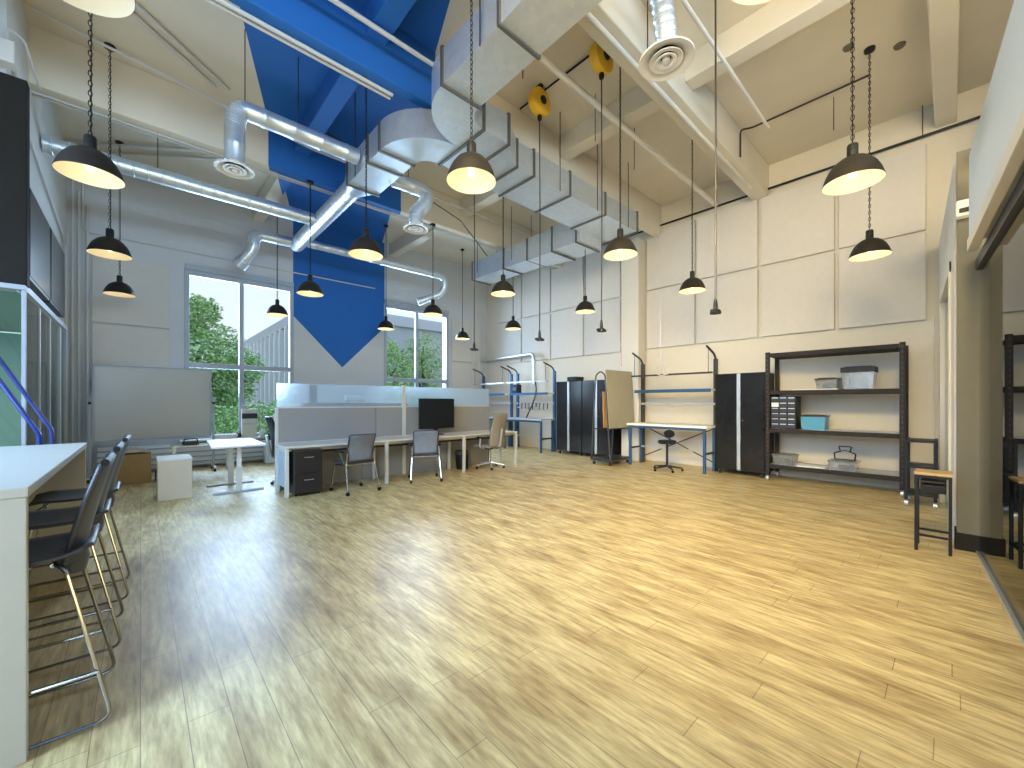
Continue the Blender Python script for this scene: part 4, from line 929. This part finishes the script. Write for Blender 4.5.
# panel cart
o = thing('panel_cart', 'wheeled flat cart with an upright tube frame holding sheets', 'cart', (8.0, 5.2, 0))
box(7.45, 8.30, 4.97, 5.50, .10, .15).build('deck', 'darkmetal', o, bevel=.01)
for x in (7.52, 8.22):
    for y in (5.02, 5.44): MB().lathe([(.001, -.018), (.038, -.018), (.042, 0), (.038, .018), (.001, .018)], (x, y, .043), 12, Matrix.Rotation(PI/2, 4, 'X')).build('caster', 'darkmetal', o, smooth=True)
for x in (7.47, 8.28):
    MB().tube(rounded([(x, 4.99, .15), (x, 5.12, 2.0), (x, 5.24, 2.08), (x, 5.36, 2.0), (x, 5.48, .15)], .06), .016, 8).build('frame_hoop', 'darkmetal', o, smooth=True)
MB().tube([(7.47, 5.065, .80), (8.28, 5.065, .80)], .014, 8).build('cross_bar', 'darkmetal', o, smooth=True)
MB().tube([(7.47, 5.415, .80), (8.28, 5.415, .80)], .014, 8).build('cross_bar', 'darkmetal', o, smooth=True)
mt = Matrix.Translation((8.0, 5.03, .82)) @ Matrix.Rotation(math.radians(-3.5), 4, 'X')
tag(MB().box(-.52, .52, -.015, .012, 0, 1.29, mt).build('sheet_panel', 'maple', bevel=.003), 'large light wood sheet leaning on the front of the panel cart', 'board')
mt = Matrix.Translation((7.95, 5.20, .83)) @ Matrix.Rotation(math.radians(-2), 4, 'X')
tag(MB().box(-.42, .30, -.01, .008, 0, .80, mt).build('plywood_sheet', 'ply', bevel=.002), 'orange brown plywood sheet behind the large light sheet on the cart', 'board')

# ---------------------------------------------------------------- black rack with storage
o = thing('storage_rack', 'tall wheeled black steel rack with four tiers against the beige wall', 'shelf rack', (8.5, 1.35, 0))
RX0, RX1, RY0, RY1 = 8.20, 8.82, .46, 2.24
for x in (RX0, RX1-.05):
    for y in (RY0, RY1-.05):
        p = MB().box(x, x+.05, y-.01, y+.055, .11, 2.28).build('post', 'brownblack', o, bevel=.003)
        m = MB()
        for k in range(26): m.box(x-.0015, x, y+.018, y+.032, .2+k*.08, .235+k*.08)
        if x == RX0: m.build('slots', 'plastic', p)
        MB().lathe([(.001, -.022), (.05, -.022), (.056, 0), (.05, .022), (.001, .022)], (x+.025, y+.025, .056), 16, Matrix.Rotation(PI/2, 4, 'X')).build('caster', 'alu', o, smooth=True)
for z in (.30, .93, 1.60):
    m = MB(); m.box(RX0+.001, RX0+.04, RY0+.058, RY1-.062, z-.07, z); m.box(RX1-.04, RX1-.001, RY0+.058, RY1-.062, z-.07, z)
    m.box(RX0+.052, RX1-.052, RY0+.005, RY0+.04, z-.07, z); m.box(RX0+.052, RX1-.052, RY1-.04, RY1-.005, z-.07, z); m.build('shelf_beam', 'brownblack', o, bevel=.003)
    box(RX0+.042, RX1-.042, RY0+.042, RY1-.042, z-.012, z+.001).build('shelf_deck', 'alu', o)
m = MB(); m.box(RX0+.001, RX0+.04, RY0+.058, RY1-.062, 2.19, 2.26); m.box(RX1-.04, RX1-.001, RY0+.058, RY1-.062, 2.19, 2.26); m.build('shelf_beam', 'brownblack', o, bevel=.003)
box(RX0+.042, RX1-.042, RY0+.042, RY1-.042, 2.20, 2.215).build('shelf_deck', 'brownblack', o)
def bin_(name, lab, x0, x1, y0, y1, z, h, body, lid, cat='bin', grp=None, fill=True, thick=.022):
    r = thing(name, lab, cat, ((x0+x1)/2, (y0+y1)/2, z), 0, grp)
    t = .02; m = MB()
    def ring(a, b): return [(x0+a, y0+a, b), (x1-a, y0+a, b), (x1-a, y1-a, b), (x0+a, y1-a, b)]
    vs = ring(t, z+.001)+ring(0, z+h)+ring(.006, z+h)+ring(t+.006, z+.008)
    fs = [(0, 1, 2, 3), (12, 13, 14, 15)]
    for k in range(3):
        for q in range(4): fs.append((k*4+q, k*4+(q+1) % 4, (k+1)*4+(q+1) % 4, (k+1)*4+q))
    m.add(vs, fs); m.build('bin_body', body, r)
    m = MB(); m.box(x0-.012, x1+.012, y0-.012, y1+.012, z+h, z+h+thick); m.box(x0+.03, x1-.03, y0+.03, y1-.03, z+h+thick, z+h+thick+.012); m.build('lid', lid, r, bevel=.006)
    if fill:
        m = MB(); rr = random.Random(int(y0*100))
        for k in range(7):
            cx = rr.uniform(x0+.07, x1-.07); cy = rr.uniform(y0+.07, y1-.07); m.box(cx-.035, cx+.035, cy-.03, cy+.03, z+.012, z+h*rr.uniform(.35, .75))
        m.build('contents', 'plastic', r)['kind'] = 'stuff'
    return r
bin_('storage_bin', 'large clear bin with a thick black lid on the top tier of the rack', 8.32, 8.68, .80, 1.20, 1.601, .27, 'clear', 'black', thick=.085)
# stack second black lid detail: extra bin
bin_('storage_bin', 'smaller clear bin with a grey lid left of the large one on the top tier', 8.34, 8.66, 1.25, 1.55, 1.621, .15, 'clear', 'darkmetal')
tag(box(8.25, 8.55, 1.24, 1.85, 1.602, 1.618).build('flat_sheet', 'paper', bevel=.002), 'flat white sheet on the top tier under the small bin', 'sheet')
o = thing('drawer_organizer', 'small parts organizer with grid of dark drawers on the rack left side', 'organizer', (8.4, 2.0, .931))
m = MB(); OX = 8.27; oy0, oy1 = 1.80, 2.18
m.box(OX+.02, 8.6, oy0, oy1, .932, 1.50); m.build('organizer_frame', 'black', o, bevel=.003)
for r_ in range(6):
    for c_ in range(3):
        y0 = oy0+.012+c_*.122; z0 = .945+r_*.092
        d = box(OX, OX+.018, y0, y0+.112, z0, z0+.078).build('drawer', 'darkmetal' if (r_, c_) != (4, 2) else 'paper', o, bevel=.003)
        box(OX-.006, OX, y0+.01, y0+.102, z0+.06, z0+.074).build('drawer_lip', 'alu', d)
bin_('storage_tote', 'blue plastic tote with a dark lid on the middle tier', 8.30, 8.62, 1.40, 1.74, .932, .22, 'bluetote', 'darkmetal', fill=False)
bin_('storage_bin', 'clear shoe box bin at the left of the bottom tier', 8.28, 8.64, 1.84, 2.16, .302, .15, 'clear', 'clear')
bin_('storage_bin', 'clear shoe box bin at the middle of the bottom tier', 8.28, 8.62, 1.00, 1.36, .302, .13, 'clear', 'clear')
tag(box(8.26, 8.55, 1.40, 1.80, .302, .316).build('flat_sheet', 'paper', bevel=.002), 'flat pale sheet between the clear bins on the bottom tier', 'sheet')
o = thing('wire_stand', 'black bent wire stand on top of the bottom middle bin', 'stand', (8.4, 1.16, .456))
MB().tube(rounded([(8.38, 1.04, .462), (8.38, 1.03, .57), (8.38, 1.10, .60), (8.38, 1.08, .68), (8.38, 1.24, .68), (8.38, 1.22, .60), (8.38, 1.30, .57), (8.38, 1.29, .462)], .015), .010, 6).build('wire_frame', 'black', o, smooth=True)
MB().tube([(8.38, 1.03, .57), (8.38, 1.16, .62), (8.38, 1.29, .57)], .008, 6).build('brace_wire', 'black', o, smooth=True)
MB().tube([(8.38, 1.04, .464), (8.38, 1.29, .464)], .010, 6).build('base_wire', 'black', o, smooth=True)

# small black trolley and nesting stool right of the rack
o = thing('black_trolley', 'low black steel trolley on casters beside the tall rack', 'trolley', (8.0, .26, 0))
tx0, tx1, ty0, ty1 = 7.72, 8.12, .14, .43
tx0, tx1 = 7.6, 8.05
for x in (tx0, tx1-.035):
    for y in (ty0-.02, ty1-.035): box(x, x+.035, y, y+.035, .09, .90).build('post', 'black', o, bevel=.003)
for z in (.86, .52, .15): box(tx0+.001, tx1-.001, ty0-.018, ty1-.001, z, z+.03).build('shelf', 'black', o, bevel=.003)
for x in (tx0+.02, tx1-.02):
    for y in (ty0, ty1-.02): MB().lathe([(.001, -.02), (.04, -.02), (.044, 0), (.04, .02), (.001, .02)], (x, y, .045), 14, Matrix.Rotation(PI/2, 4, 'X')).build('caster', 'alu', o, smooth=True)
o = thing('nesting_table', 'narrow black framed side table with a wooden top before the pier', 'side table', (5.55, .12, 0))
box(5.40, 5.69, -.01, .24, .715, .74).build('table_top', 'wood', o, bevel=.004)
for x in (5.415, 5.675):
    for y in (.005, .225): box(x-.012, x+.012, y-.012, y+.012, 0, .714).build('leg', 'black', o, bevel=.002)
for z in (.69, .14):
    for q in ((5.428, 5.662, -.005, .015), (5.428, 5.662, .215, .235), (5.405, 5.425, .018, .212), (5.665, 5.685, .018, .212)): box(*q, z, z+.02).build('stretcher', 'black', o)
m = MB(); m.box(5.43, 5.66, .03, .20, .55, .62); m.box(5.43, 5.66, .03, .20, .64, .66); m.build('inner_shelf', 'black', o, bevel=.004)

# ---------------------------------------------------------------- outdoors
struct(box(-20, 45, YW+.5, 70, -.6, -.35).build('ground', 'grass'))
o = thing('office_building', 'pale grey building with vertical white fins outside the window', 'building', (10, 25, -.35))
box(6.0, 16, 20, 60, -.35, 5.4).build('building_wall', 'facade', o)
box(5.7, 16.3, 19.7, 60.3, 5.4, 5.95).build('roof_parapet', 'facade', o, bevel=.03)
y = 20.4; k = 0
while y < 58 and k < 60:
    w_ = .95
    box(5.93, 6.0, y+.25, y+w_, .2, 5.2).build('window_strip', 'darkglass', o)
    box(5.62, 5.98, y, y+.16, -.2, 5.4).build('fin', 'fin', o); y += 1.15; k += 1
m = MB(); m.box(7, 9, 24, 27, 5.95, 6.7); m.build('roof_unit', 'facade', o)
def tree(lab, x, y, h, blobs, n, size, seed, name='tree'):
    rn = random.Random(seed); o = thing(name, lab, 'tree', (x, y, -.35))
    if name == 'tree':
        m = MB(); m.tube([(x, y, -.4), (x+.05, y, h*.4), (x-.05, y+.1, h*.85)], [.16, .12, .04], 8)
        for b in blobs: m.tube([(x, y, h*.3), (x+b[0]*.6, y+b[1]*.6, b[2]*.85), (x+b[0], y+b[1], b[2])], [.07, .045, .02], 6)
        m.build('trunk', 'bark', o, smooth=True)
    m = MB()
    for b in blobs: leafball(m, (x+b[0], y+b[1], b[2]), (b[3], b[3], b[3]*.8), n, size, rn)
    m.build('foliage', 'leaf', o); return o
tree('leafy green tree outside the left window', 1.5, 18.0, 4.6, [(0, 0, 4.6, .7), (-.5, .2, 3.7, .9), (.5, 0, 3.5, .9), (-1.0, .3, 2.8, 1.2), (.2, 0, 2.9, 1.1), (1.2, 0, 2.7, .9), (-.3, 0, 2.0, 1.1), (.9, .2, 1.9, .9), (-1.4, 0, 2.0, 1.1), (.5, .1, 1.1, 1.0), (-.9, .1, 1.1, 1.0)], 1500, .14, 1)
tree('pale green tree in front of the building outside the right window', 7.6, 16.6, 4.2, [(0, 0, 3.6, .8), (-.7, 0, 3.0, .9), (.7, 0, 2.9, .9), (-.3, 0, 2.2, 1.0), (.8, 0, 1.9, .9), (-1.2, 0, 1.9, .8), (0, 0, 1.3, 1.0)], 1100, .13, 2)
tree('tree with thin foliage at the right edge of the right window', 10.5, 18.0, 4.6, [(0, 0, 4.2, .9), (-.6, 0, 3.4, .9), (.5, 0, 3.1, 1.0), (-.2, 0, 2.3, 1.0), (.6, 0, 1.6, 1.0), (-.9, 0, 1.6, .8)], 800, .13, 4)
tree('low hedge below the left window', 2.2, 15.6, 1.2, [(-1.2, 0, .5, .8), (-.3, 0, .6, .9), (.6, 0, .7, .9), (1.4, 0, .8, .8)], 1100, .12, 5, 'shrub')
tree('low hedge below the right window', 8.3, 15.8, 1.2, [(-2, 0, .7, .9), (-1, 0, .8, .9), (0, 0, .9, .9), (1, 0, .9, .9), (2.2, 0, .9, .9)], 1000, .12, 6, 'shrub')
